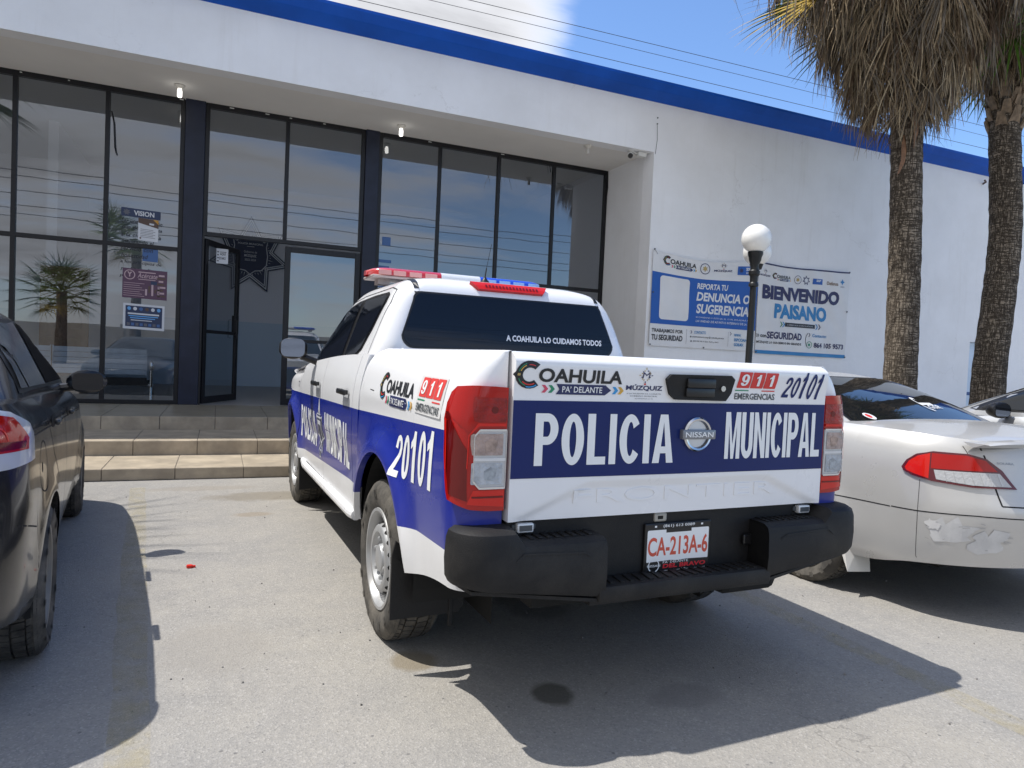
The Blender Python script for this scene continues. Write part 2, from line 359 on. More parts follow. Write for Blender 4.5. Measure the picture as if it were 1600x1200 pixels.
    for q in ((1.253, 2.38, .085, .10, (.075, .07, .055), .8), (.80, 2.83, .10, .11, (.21, .175, .12), .75), (.45, 6.45, .55, .20, (.19, .165, .125), .6), (.28, 5.75, .16, .08, (.25, .2, .14), .5),
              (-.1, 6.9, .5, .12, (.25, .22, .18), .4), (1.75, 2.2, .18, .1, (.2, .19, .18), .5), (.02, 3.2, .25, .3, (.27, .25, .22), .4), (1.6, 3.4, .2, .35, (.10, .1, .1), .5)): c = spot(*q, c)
    l.new(c, b.inputs['Base Color']); b.inputs['Roughness'].default_value = .92; b.inputs['Specular IOR Level'].default_value = .25
    bp = n.new('ShaderNodeBump'); bp.inputs['Strength'].default_value = .45; bp.inputs['Distance'].default_value = .004
    hs = n.new('ShaderNodeMath'); hs.operation = 'ADD'; l.new(noise(60, 5, .7), hs.inputs[0]); l.new(vo.outputs['Distance'], hs.inputs[1]); l.new(hs.outputs[0], bp.inputs['Height'])
    l.new(bp.outputs[0], b.inputs['Normal']); return m
GM = ground_mat()
struct(mobj('ground', [(-900, -900, 0), (900, -900, 0), (900, 900, 0), (-900, 900, 0)], [[0, 1, 2, 3]], GM))
def worn_paint(name, col, lo, hi):
    m = bpy.data.materials.new(name); m.use_nodes = True; nt = m.node_tree; n = nt.nodes; l = nt.links; b = n['Principled BSDF']; b.inputs['Base Color'].default_value = (*col, 1); b.inputs['Roughness'].default_value = .9
    tc = n.new('ShaderNodeTexCoord'); x = n.new('ShaderNodeTexNoise'); x.inputs['Scale'].default_value = 9; x.inputs['Detail'].default_value = 8; x.inputs['Roughness'].default_value = .72; l.new(tc.outputs['Object'], x.inputs['Vector'])
    mr = n.new('ShaderNodeMapRange'); mr.inputs['From Min'].default_value = lo; mr.inputs['From Max'].default_value = hi; mr.inputs['To Max'].default_value = .22; l.new(x.outputs[0], mr.inputs[0])
    l.new(mr.outputs[0], b.inputs['Alpha']); return m
YL = worn_paint('faded_yellow_paint', (.50, .41, .17), .36, .62)
def ground_line(x0, y0, x1, y1, w):
    v = []; n = 24
    for i in range(n + 1):
        t = i / n; j = RNG.normal(0, .006, 2); x, y = x0 + (x1 - x0) * t, y0 + (y1 - y0) * t
        v += [(x - w / 2 + j[0], y, .004), (x + w / 2 + j[1], y, .004)]
    struct(mobj('parking_line', v, [[2 * i, 2 * i + 1, 2 * i + 3, 2 * i + 2] for i in range(n)], YL))
ground_line(-.64, 7.0, -.12, 1.2, .125)
ground_line(2.87, 7.0, 2.83, .9, .12)
ground_line(5.95, 7.0, 6.0, .9, .12)
# loose grit
def grit():
    v = []; f = []
    for i in range(420):
        x, y = RNG.uniform(-.8, 5.5), 1.4 + RNG.beta(1, 1.8) * 5.5; r = .002 + .0045 * RNG.random() ** 3; k = len(v)
        a = RNG.uniform(0, 6.28); q = [(math.cos(a + w) * r * RNG.uniform(.7, 1.3), math.sin(a + w) * r * RNG.uniform(.7, 1.3)) for w in (0, 1.6, 3.1, 4.7)]
        v += [(x + c[0], y + c[1], .0) for c in q] + [(x + c[0] * .6, y + c[1] * .6, r * 1.1) for c in q]
        f += [[k + j, k + (j + 1) % 4, k + 4 + (j + 1) % 4, k + 4 + j] for j in range(4)] + [[k + 4, k + 5, k + 6, k + 7]]
    o = mobj('grit', v, f, mat('grit', (.2, .19, .18), .9, var=.5, vscale=3)); o['kind'] = 'stuff'
grit()
# ------------------------------------------------------------------ building
WALL = mat('white_plaster', (.85, .865, .895), .85, var=.035, vscale=.7, dirt=(.66, .655, .65), dscale=.8, damt=.30, bump=.12, bscale=40)
def weather(m):
    nt = m.node_tree; n = nt.nodes; l = nt.links; b = n['Principled BSDF']; src = b.inputs['Base Color'].links[0].from_socket; tc = n.new('ShaderNodeTexCoord')
    def noise(scl, sc, det=6):
        mp = n.new('ShaderNodeMapping'); mp.inputs['Scale'].default_value = scl; l.new(tc.outputs['Object'], mp.inputs[0]); x = n.new('ShaderNodeTexNoise'); x.inputs['Scale'].default_value = sc; x.inputs['Detail'].default_value = det; x.inputs['Roughness'].default_value = .65; l.new(mp.outputs[0], x.inputs['Vector']); return x
    def rng(s, a, b_, c, d):
        x = n.new('ShaderNodeMapRange'); x.inputs['From Min'].default_value = a; x.inputs['From Max'].default_value = b_; x.inputs['To Min'].default_value = c; x.inputs['To Max'].default_value = d; l.new(s, x.inputs[0]); return x.outputs[0]
    def mul(a, b_): x = n.new('ShaderNodeMath'); x.operation = 'MULTIPLY'; l.new(a, x.inputs[0]); l.new(b_, x.inputs[1]); return x.outputs[0]
    def over(f, c):
        nonlocal src
        x = n.new('ShaderNodeMix'); x.data_type = 'RGBA'; l.new(f, x.inputs[0]); l.new(src, x.inputs[6]); x.inputs[7].default_value = (*c, 1); src = x.outputs[2]
    over(mul(rng(noise((5, 5, .30), 1.6).outputs[0], .54, .74, 0, .16), rng(noise((1, 1, 1), .35, 3).outputs[0], .42, .60, 0, 1)), (.50, .47, .43))      # rain streaks
    vn = noise((1, 1, 1), 1.4); ad = n.new('ShaderNodeVectorMath'); ad.operation = 'ADD'; l.new(tc.outputs['Object'], ad.inputs[0]); l.new(vn.outputs['Color'], ad.inputs[1])
    vo = n.new('ShaderNodeTexVoronoi'); vo.feature = 'DISTANCE_TO_EDGE'; vo.inputs['Scale'].default_value = .33; l.new(ad.outputs[0], vo.inputs['Vector'])
    over(mul(rng(vo.outputs['Distance'], .001, .004, .18, 0), rng(noise((1, 1, 1), .6, 2).outputs[0], .50, .58, 0, 1)), (.40, .39, .38))               # hairline cracks
    over(rng(noise((1, 1, 1), .55, 2).outputs[0], .60, .63, 0, .12), (.88, .89, .90)); l.new(src, b.inputs['Base Color'])                              # repainted patches
    tw = noise((1, 1, 1), 2.6, 3); bp = n.new('ShaderNodeBump'); bp.inputs['Strength'].default_value = .25; bp.inputs['Distance'].default_value = .04; l.new(tw.outputs[0], bp.inputs['Height']); old = b.inputs['Normal'].links[0].from_socket; l.new(old, bp.inputs['Normal']); l.new(bp.outputs[0], b.inputs['Normal'])
weather(WALL)
SOFF = mat('soffit_plaster', (.80, .785, .76), .9, var=.04, vscale=.8, bump=.1, bscale=30)
BLUE = mat('blue_trim_paint', (.006, .085, .46), .5, spec=.2, var=.12, vscale=1.5)
FRAME = mat('black_aluminium', (.009, .009, .012), .38, spec=.35)
NAVY = mat('navy_column_paint', (.012, .016, .035), .4, var=.2, vscale=5, spec=.35)
def tile_mat():
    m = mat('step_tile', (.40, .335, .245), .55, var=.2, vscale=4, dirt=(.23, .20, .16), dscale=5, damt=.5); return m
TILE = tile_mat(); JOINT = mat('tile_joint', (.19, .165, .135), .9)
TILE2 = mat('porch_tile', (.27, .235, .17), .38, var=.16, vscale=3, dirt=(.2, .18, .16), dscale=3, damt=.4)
INW = mat('interior_paint', (.74, .74, .80), .8); DADO = mat('interior_dado', (.52, .62, .74), .6); INC = mat('interior_ceiling', (.6, .6, .6), .9); INF = mat('interior_floor_tile', (.36, .34, .32), .35)
def glass_mat(name, tint, f0, rough=0.0):
    m = bpy.data.materials.new(name); m.use_nodes = True; nt = m.node_tree; n = nt.nodes; l = nt.links; n.clear()
    o = n.new('ShaderNodeOutputMaterial'); t = n.new('ShaderNodeBsdfTransparent'); t.inputs[0].default_value = (*tint, 1)
    g = n.new('ShaderNodeBsdfGlossy'); g.inputs[0].default_value = (.93, .95, .98, 1); g.inputs['Roughness'].default_value = rough
    lw = n.new('ShaderNodeLayerWeight'); lw.inputs[0].default_value = .5
    pw = n.new('ShaderNodeMath'); pw.operation = 'POWER'; l.new(lw.outputs['Facing'], pw.inputs[0]); pw.inputs[1].default_value = 4
    mr = n.new('ShaderNodeMapRange'); mr.inputs['To Min'].default_value = f0; mr.inputs['To Max'].default_value = .95; l.new(pw.outputs[0], mr.inputs[0])
    tc = n.new('ShaderNodeTexCoord'); no = n.new('ShaderNodeTexNoise'); no.inputs['Scale'].default_value = .8; no.inputs['Detail'].default_value = 2; l.new(tc.outputs['Object'], no.inputs['Vector'])
    bp = n.new('ShaderNodeBump'); bp.inputs['Strength'].default_value = .02; bp.inputs['Distance'].default_value = .05; l.new(no.outputs[0], bp.inputs['Height']); l.new(bp.outputs[0], g.inputs['Normal'])
    x = n.new('ShaderNodeMixShader'); l.new(mr.outputs[0], x.inputs[0]); l.new(t.outputs[0], x.inputs[1]); l.new(g.outputs[0], x.inputs[2]); l.new(x.outputs[0], o.inputs[0]); return m
PANE = glass_mat('reflective_tinted_glass', (.58, .62, .65), .17)
YG = 11.30; ZT = 4.88; ZF = .43; XL = -14.0
bld = empty('police_station', (0, 0, 0), 0, 'long white police station with blue roof edge and dark glazed entrance', 'building')
w = MB()                                                     # right-hand wall with its doorway
w.box(6.60, 9.87, 0, 14.88, 10.12, 5.74); w.box(14.88, 9.87, 2.14, 16.05, 10.12, 5.74); w.box(16.05, 9.87, 0, 30, 10.12, 5.74)
w.box(29.75, 10.12, 0, 30, 26, 5.74)
w.add([(6.60, 9.87, 0), (6.56, 10.12, 0), (6.55, 11.34, 0), (6.60, 9.87, 4.88), (6.56, 10.12, 4.88), (6.55, 11.34, 4.88), (6.85, 10.12, 0), (6.85, 11.34, 0), (6.85, 10.12, 4.88), (6.85, 11.34, 4.88)],
      [[0, 3, 4, 1], [1, 4, 5, 2], [2, 5, 9, 7], [6, 7, 9, 8]])
w.build('wall', WALL, bld)
MB().box(XL, 9.87, ZT, 6.60, 10.12, 5.74).build('canopy_fascia', WALL, bld)
MB().box(XL, 10.12, ZT, 6.90, 11.36, ZT + .25).build('soffit', SOFF, bld)
pr = [(9.868, 5.70), (9.66, 5.79), (9.645, 5.80), (9.57, 5.895), (9.57, 5.935), (10.4, 6.0), (10.4, 5.70)]
MB().add([(x, y, z) for x in (XL, 30) for y, z in pr], [[i, (i + 1) % 7, 7 + (i + 1) % 7, 7 + i] for i in range(7)] + [list(range(7))[::-1], list(range(7, 14))]).build('blue_roof_trim', BLUE, bld)
MB().box(XL, 10.4, 5.5, 30, 26, 5.72).build('roof', mat('roof_deck', (.5, .5, .5), .9), bld)
# pale door set in the right wall
MB().box(14.885, 10.02, 0, 16.045, 10.08, 2.135).build('side_door', mat('pale_blue_door', (.55, .66, .80), .5, var=.05, vscale=3), bld)
d = bld.children[-1]
MB().box(14.9, 10.012, .98, 16.03, 10.018, 1.05).build('door_stripe', mat('door_stripe', (.03, .08, .25), .5), d)
# steps: three tiled treads up to the porch floor
def steps():
    specs = ((7.39, 8.262, 0, .115), (8.262, 9.368, 0, .272), (9.368, 11.25, 0, ZF))
    for k, (y0, y1, z0, z1) in enumerate(specs):
        b = MB(); t = .012; b.box(XL, y0 + t, z0, 6.55, y1 + t, z1 - t * .5, 1)
        x = XL + .17 * k; 
        while x < 6.5:                                       # riser and tread tiles laid as separate slabs
            xe = min(x + .62, 6.55); g = .0035; h = RNG.uniform(-.0015, .0015)
            b.box(x + g, y0 + h, z0 + .004, xe - g, y0 + t + .001, z1 - .004, 0, .003)
            yy = y0 + .002
            while yy < y1 - .02:
                ye = min(yy + (.62 if k == 2 else y1 - y0), y1)
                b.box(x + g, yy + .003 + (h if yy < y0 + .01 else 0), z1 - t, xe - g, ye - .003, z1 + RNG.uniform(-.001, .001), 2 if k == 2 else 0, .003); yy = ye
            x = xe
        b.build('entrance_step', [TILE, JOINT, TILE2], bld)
steps()
# interior seen through the glass
MB().box(XL, 11.26, ZF - .15, 6.5, 18, ZF - .004).build('interior_floor', INF, bld)
MB().box(XL, 17.0, 1.9, 6.6, 17.2, 6).box(6.56, 11.37, 1.9, 6.8, 17, 6).box(XL, 11.4, ZF, XL + .2, 17, 6).box(-2.75, 14.0, ZF, -2.6, 17, 5).build('interior_wall', INW, bld)
MB().box(XL + .2, 16.985, ZF, 6.58, 17.19, 1.9).box(6.555, 11.37, ZF, 6.8, 16.98, 1.9).build('interior_dado', DADO, bld)
MB().box(XL, 11.40, 5.0, 6.56, 17.1, 5.1).build('interior_ceiling', INC, bld)
b = MB(); b.box(-2.72, 13.45, ZF, -2.02, 13.5, 2.52, bev=.006)
for zz in (.55, 1.5): b.box(-2.62, 13.43, zz, -2.42, 13.448, zz + .8, bev=.004).box(-2.32, 13.43, zz, -2.12, 13.448, zz + .8, bev=.004)
b.build('wooden_door', mat('brown_wood_door', (.13, .055, .025), .45, var=.3, vscale=3), bld)
# glazing: bays of black aluminium frame, each with its panes
def bay(x0, x1, z0, z1, mull=(), trans=None, fw=.06, dp=.07, y=YG):
    """one framed opening: outer frame, mullions, transom; panes as children"""
    b = MB(); yb = y - dp / 2; ye = y + dp / 2
    b.box(x0, yb, z0, x0 + fw, ye, z1, bev=.004).box(x1 - fw, yb, z0, x1, ye, z1, bev=.004)
    b.box(x0 + fw, yb, z0, x1 - fw, ye, z0 + fw, bev=.004).box(x0 + fw, yb - .004, z1 - fw * 1.2, x1 - fw, ye, z1, bev=.004)
    for m_ in mull: b.box(m_ - fw / 2, yb + .003, z0 + fw, m_ + fw / 2, ye - .003, z1 - fw * 1.2, bev=.004)
    if trans: b.box(x0 + fw, yb + .006, trans - fw / 2, x1 - fw, ye - .006, trans + fw / 2, bev=.004)
    fr = b.build('window_frame', FRAME, bld)
    xs = [x0] + list(mull) + [x1]; zs = [z0, trans, z1] if trans else [z0, z1]
    for i in range(len(xs) - 1):
        for j in range(len(zs) - 1):
            a, c, e, g = xs[i] + .02, xs[i + 1] - .02, zs[j] + .02, zs[j + 1] - .02; t = RNG.normal(0, .0045, 3)
            mobj('pane', [(a, y + t[0], e), (c, y + t[1], e), (c, y + t[1] + t[2], g), (a, y + t[0] + t[2], g)], [[0, 1, 2, 3]], PANE, fr)
    return fr
bay(-8.1, -.54, ZF, ZT, (-6.92, -5.84, -4.76, -3.68, -2.60, -1.52), 2.70)
bay(-.27, 2.07, 2.94, ZT, (.885,))
bay(2.29, 6.55, ZF, ZT, (3.32, 4.385, 5.45), 2.66)
for x0, x1 in ((-.54, -.27), (2.07, 2.29)): MB().box(x0 + .002, YG - .07, ZF, x1 - .002, YG + .12, ZT, bev=.006).build('column', NAVY, bld)
MB().box(-8.5, YG - .05, ZF, -8.1, YG + .1, ZT).box(XL, YG - .05, ZF, -8.5, YG + .1, ZT).build('front_wall', WALL, bld)
def leaf(name, w_, h, rail, hx, hz, ang):
    b = MB(); f = .085; t = .045
    b.box(0, -t / 2, 0, f, t / 2, h, bev=.004).box(w_ - f, -t / 2, 0, w_, t / 2, h, bev=.004).box(f, -t / 2, h - f, w_ - f, t / 2, h, bev=.004).box(f, -t / 2, 0, w_ - f, t / 2, f * 1.2, bev=.004).box(f, -t / 2, rail, w_ - f, t / 2, rail + f * .6, bev=.004)
    o = b.build(name, FRAME, bld); o.location = (hx, YG, hz); o.rotation_euler = (0, 0, ang)
    for z0, z1 in ((f, rail), (rail + f * .5, h - f)): mobj('pane', [(f - .01, 0, z0), (w_ - f + .01, 0, z0), (w_ - f + .01, 0, z1), (f - .01, 0, z1)], [[0, 1, 2, 3]], PANE, o)
    hb = MB().tube([(w_ - .16, -.03, rail - .05), (w_ - .16, -.07, rail - .04), (w_ - .16, -.07, rail + .24), (w_ - .16, -.03, rail + .25)], .012, 8); hb.box(w_ - .12, -.035, rail + .02, w_ - .02, .035, rail + .32, bev=.004)
    hb.build('handle', FRAME, o); return o
leaf('door', 1.10, 2.46, 1.06, -.235, ZF + .015, R(63))
leaf('door', 1.16, 2.46, .98, .90, ZF + .015, 0)
for jx in (-.268, 2.062): MB().box(jx, YG - .06, ZF, jx + .026 if jx < 0 else jx + .006, YG + .06, 2.94).build('door_jamb', FRAME, bld)
# sealant gobs and cable on the frame head
g = MB()
for x in (-2.55, -2.0, -.62, .05, .55, .9, 1.4, 3.1, 4.4): g.box(x, YG - .045, ZT - .03, x + RNG.uniform(.02, .06), YG - .037, ZT - .018)
g.box(-.55, YG - .055, ZT - .015, -.28, YG - .042, ZT - .003)
g.build('sealant', mat('sealant', (.7, .7, .7), .8), bld)
MB().tube([(6.53, YG - .05, ZT - .02), (6.545, YG - .05, ZT - .3), (6.52, YG - .05, ZT - .6)], .007, 6).tube([(5.2, YG - .05, ZT - .02), (5.33, YG - .05, ZT - .06), (5.36, YG - .05, ZT - .2)], .007, 6).tube([(-1.47, YG - .05, ZT - .35), (-1.44, YG - .05, ZT - .5), (-1.42, YG - .055, ZT - .85), (-1.40, YG - .055, ZT - .93)], .01, 6).build('cable', FRAME, bld)
# star emblem on the back wall of the hall
SILV = mat('emblem_silver', (.62, .64, .68), .5); ENAVY = mat('emblem_navy', (.02, .028, .075), .5); EBLUE = mat('emblem_blue', (.12, .2, .42), .5)
def emblem():
    root = empty('star_emblem', (.60, 16.97, 3.42), 0, 'large navy and silver seven pointed police star on the wall inside the doorway', 'emblem')
    D = Dec(planefn((0, 0, 0), (1, 0, 0), (0, 0, 1), (0, -1, 0)), base=.02, dl=.004); n = 7
    D.poly(star(0, 0, .90, .52), ENAVY, 0, .001); D.poly(star(0, 0, .84, .485), SILV, 1); D.poly(star(0, 0, .79, .455), ENAVY, 2); D.poly(star(0, 0, .755, .435), SILV, 3); D.poly(star(0, 0, .715, .41), ENAVY, 4)
    D.poly([(0, .70), (.11, .47), (-.11, .47)], EBLUE, 5)
    for k in range(46):
        a = R(360 * k / 46 + 4); r0 = .40 + .02 * (k % 2); r1 = .45 + .03 * (k % 3); w_ = .006
        c, s_ = math.cos(a), math.sin(a); D.poly([(c * r0 - s_ * w_, s_ * r0 + c * w_), (c * r0 + s_ * w_, s_ * r0 - c * w_), (c * r1, s_ * r1)], SILV, 5)
    sh = [(-.36, .34), (-.29, .30), (-.2, .36), (0, .36), (.2, .36), (.29, .30), (.36, .34), (.33, .2), (.36, 0), (.34, -.2), (.24, -.32), (.1, -.34), (0, -.42), (-.1, -.34), (-.24, -.32), (-.34, -.2), (-.36, 0), (-.33, .2)]
    D.poly([(a * 1.05, b_ * 1.05) for a, b_ in sh], SILV, 6); D.poly(sh, ENAVY, 7)
    D.text('POLICÍA MUNICIPAL', -.27, .235, .27, .29, SILV, 8, .02); D.text('Gobierno de', -.14, .05, .14, .10, SILV, 8); D.text('MÚZQUIZ', -.13, -.05, .13, .03, SILV, 8, .02); D.text('2022-2024', -.12, -.13, .12, -.08, SILV, 8)
    D.rect(-.08, .19, .08, .2, SILV, 8)
    D.build('star_plate', root)
emblem()
# ------------------------------------------------------------------ papers and lettering on the glass
PAP = mat('paper', (.62, .63, .66), .7); INK = mat('ink', (.02, .02, .03), .6); INKG = mat('ink_grey', (.12, .12, .14), .7)
def flat(name, x0, z0, x1, z1, y, label, cat, base=PAP, tilt=0):
    root = empty(name, (x0, y, z0), 0, label, cat); W_, H = x1 - x0, z1 - z0
    D = Dec(planefn((0, 0, 0), (1, 0, tilt), (0, 0, 1), (0, -1, 0)), base=.001, dl=.0016)
    if base: D.rect(0, 0, W_, H, base, 0, thick=.0004)
    return root, D, W_, H
PURP = mat('poster_purple', (.10, .045, .085), .5); PINKISH = mat('poster_pink', (.50, .36, .38), .6); PBLUE = mat('poster_blue', (.05, .12, .30), .5); PNAVY = mat('poster_navy', (.02, .035, .09), .5); ORNG = mat('poster_orange', (.55, .28, .05), .6); LBLUE = mat('poster_sky', (.12, .35, .68), .5); PBROWN = mat('poster_brown', (.10, .06, .045), .6)
def papers():
    y = YG - .012
    r, D, W_, H = flat('notice', -1.112, 2.785, -.853, 3.10, y, 'white notice with a photo strip taped over the VISION lettering on the glass', 'poster', tilt=-.05)
    D.poly([(0, H), (W_, H), (W_, H * .62), (W_ * .5, H * .7), (0, H * .78)], PBROWN, 1); D.poly([(W_ * .72, H), (W_, H), (W_, H * .80)], ORNG, 2); D.rect(W_ * .55, H * .74, W_ * .78, H * .82, PAP, 2)
    for k in range(6): D.rect(.03, H * (.15 + .07 * k), W_ * (.85 - .1 * (k % 2)), H * (.15 + .07 * k) + .006, INKG, 1)
    D.poly(ellipse(W_ * .12, H * .1, .012, .012, 10), PBROWN, 1); D.build('sheet', r)
    r, D, W_, H = flat('poster', -1.293, 1.955, -.722, 2.375, y, 'dark purple landscape poster with pale lettering on the entrance glass', 'poster', PURP, -.02)
    D.poly(ellipse(.09, H - .09, .07, .07), PINKISH, 1); D.poly(ellipse(.09, H - .09, .058, .058), PURP, 2); D.text('Y', .06, H - .12, .12, H - .05, PINKISH, 3, .05)
    D.rect(.2, H - .05, .42, H - .035, PINKISH, 1)
    D.text('Acércate', .19, H - .125, .44, H - .055, PINKISH, 1, .01, .2); D.rect(.2, H - .15, .42, H - .14, PINKISH, 1)
    for k in range(7): D.rect(.015, .03 + .03 * k, .28 - .03 * (k % 3), .036 + .03 * k, PINKISH, 1)
    for k in range(8): D.rect(W_ - .13 + .02 * (k % 2), H * (.1 + .1 * k), W_ - .02 - .015 * (k % 3), H * (.16 + .1 * k), PINKISH if k % 2 else PBROWN, 1)
    for k in range(5): D.rect(.29 + .04 * k, .05 + .04 * (k % 2), .315 + .04 * k, .14 + .05 * (k % 3), PBROWN if k % 2 else PINKISH, 1)
    D.rect(.36, H * .5, .44, H * .62, PNAVY, 2); D.build('sheet', r)
    r, D, W_, H = flat('poster', -1.275, 1.512, -.745, 1.875, y, 'blue information poster with a white border on the entrance glass', 'poster', PAP, -.03)
    D.rect(.03, .035, W_ - .03, H - .03, PNAVY, 1)
    for k, m_ in enumerate((LBLUE, PAP, PBLUE, PBROWN, PAP, LBLUE)): D.poly(ellipse(.075 + .076 * k, H - .07, .024, .026, 12), m_, 2)
    D.rect(.06, H * .58, W_ - .07, H * .64, PAP, 2); D.rect(.07, H * .50, W_ - .08, H * .54, LBLUE, 2); D.rect(.09, H * .42, W_ - .12, H * .46, LBLUE, 2); D.rect(.1, H * .34, W_ - .16, H * .37, PAP, 2)
    for k in range(8): D.rect(.05 + .055 * k, .05, .088 + .055 * k, .09, PBLUE if k % 2 else INKG, 2)
    D.build('sheet', r)
    r, D, W_, H = flat('notice', -.075, 2.575, .09, 2.80, YG + .20, 'white paper with black print taped inside the open door', 'notice')
    D.text('AQUÍ', .05, .12, .13, .17, INK, 1, .03); D.rect(.05, .17, .14, .178, INK, 1); D.text('ESTAMOS', .04, .06, .13, .1, INK, 1, .02)
    for k in range(4): D.rect(.01, .03 + .045 * k, .035, .05 + .045 * k, INKG, 1)
    D.build('sheet', r)
    # vinyl lettering on the pane
    r, D, W_, H = flat('window_lettering', -1.35, 2.18, -.80, 3.25, y + .004, 'dark VISION heading and script lines lettered on the glass', 'window lettering', None, -.03)
    D.rect(.02, H - .14, .52, H - .02, PNAVY, 0); D.text('VISION', .18, H - .115, .44, H - .045, PAP, 1, .03)
    D.poly(star(.09, H - .08, .05, .028), INKG, 1)
    D.rect(.30, .32, .50, .50, PBLUE, 0); D.rect(.40, H - .14, .52, H - .02, PBLUE, 1) if 0 else None
    lines = ['Ser una Institución', 'que dé confianza', 'a la ciudadanía', 'mejorando el', 'servicio con', 'honestidad', 'a los principios de', 'profesionalismo', 'plenos']
    for k, t in enumerate(lines): zz = H - .23 - .098 * k; D.text(t, .02 + .01 * (k % 2), zz, .02 + min(.52, .034 * len(t)), zz + .06, INK, 1, .01, .25, res=2)
    D.build('lettering', r)
    r, D, W_, H = flat('window_lettering', 2.34, 2.30, 2.62, 3.35, y + .004, 'small blue lettering on the pane right of the entrance column', 'window lettering', None, 0)
    D.text('N', .0, .80, .05, .88, PAP, 1); D.rect(.06, .78, .2, .92, PBLUE)
    for k in range(6): D.rect(.0 + .01 * (k % 2), .5 - .1 * k, .22 - .03 * (k % 3), .55 - .1 * k, PBLUE)
    D.build('lettering', r)
papers()
# ------------------------------------------------------------------ fittings under the canopy
CER = mat('ceramic_socket', (.62, .60, .56), .5); BULB = mat('lit_bulb', (.9, .9, .85), .3, emit=(1, .97, .9, 2.6)); BULB0 = mat('unlit_bulb', (.55, .53, .5), .3)
def soffit_lamp(x, y, lab, lit):
    r = empty('soffit_lamp', (x, y, ZT), 0, lab, 'lamp', 'bulbs in sockets under the canopy')
    MB().lathe([(0, -.002), (.065, -.002), (.07, -.012), (.045, -.03), (.03, -.05), (.0, -.05)], 20).build('socket', CER, r, True)
    bb = MB().lathe([(0, -.05), (.022, -.05), (.024, -.07), (.030, -.076), (.030, -.150), (.025, -.162), (0, -.164)], 18) if lit else MB().lathe([(0, -.05), (.02, -.05), (.021, -.07), (.026, -.09), (.026, -.125), (.018, -.14), (0, -.142)], 16)
    bb.build('bulb', BULB if lit else BULB0, r, True)
soffit_lamp(-.595, 10.73, 'lit bare bulb under the canopy just left of the left entrance column', True)
soffit_lamp(2.52, 10.77, 'lit bare bulb under the canopy beside the column right of the doors', True)
soffit_lamp(5.48, 10.13, 'small unlit bulb in its socket under the canopy near the security camera', False)
c = empty('security_camera', (6.22, 10.0, ZT), 0, 'white bullet security camera with black face under the canopy corner', 'camera')
CW = mat('camera_white', (.72, .72, .70), .4)
rot = Matrix.Rotation(R(20), 3, 'X') @ Matrix.Rotation(R(-20), 3, 'Z')
MB().lathe([(0, 0), (.05, 0), (.052, -.02), (.02, -.03), (.018, -.06), (0, -.06)], 16).build('mount', CW, c, True)
cb = MB(); prof = [(0, -.12), (.045, -.12), (.048, -.10), (.048, .06), (.03, .075), (0, .075)]
cb.lathe(prof, 20, 'y'); o = cb.build('housing', CW, c, True); o.location = (-.02, -.02, -.09); o.rotation_euler = (R(18), 0, R(-28))
MB().lathe([(0, -.128), (.041, -.128), (.043, -.121), (.0, -.121)], 20, 'y').lathe([(0, -.131), (.016, -.131), (.018, -.127), (0, -.127)], 14, 'y').build('lens_face', mat('lens_black', (.008, .008, .01), .15), o, True)
MB().box(.13, -.05, -.075, .29, .05, -.004, bev=.008).tube([(.0, 0, -.015), (.07, .01, -.02), (.13, 0, -.03)], .01, 6).build('junction_box', CW, c)
# waiting bench behind the glass
def bench():
    r = empty('waiting_bench', (-1.95, 11.72, ZF), 0, 'chrome waiting bench with slatted grey backs and dark seat behind the glass', 'bench')
    CH = mat('chrome', (.75, .76, .78), .15, 1); GS = mat('bench_grey', (.62, .68, .76), .4, var=.08, vscale=8); BK = mat('bench_seat', (.02, .02, .022), .5)
    for x0 in (-.85, -.25, .38):
        b = MB()
        for k in range(5): b.box(x0 + .01, .0 + .004 * (k % 2), .40 + .078 * k, x0 + .57, .02 + .004 * (k % 2), .474 + .078 * k, bev=.006)
        b.box(x0, -.004, .385, x0 + .012, .03, .80).box(x0 + .568, -.004, .385, x0 + .58, .03, .80); b.build('backrest', GS, r)
        MB().box(x0, .02, .26, x0 + .58, .48, .31, bev=.015).box(x0, 0.0, .24, x0 + .58, .02, .36, bev=.004).build('seat', BK, r)
    for x in (-.9, 1.02):
        MB().tube([(x, -.02, 0), (x, .0, .22), (x, .2, .24), (x, .45, .0)], .02, 8).tube([(x, 0, .22), (x, .0, .5)], .02, 8).lathe([(0, -.09), (.035, -.05), (.04, 0), (.035, .05), (0, .09)], 12, 'z', (x, 0, .54)).build('leg', CH, r, True)
    MB().tube([(-.9, .15, .24), (1.02, .15, .24)], .02, 8).build('beam', CH, r)
bench()
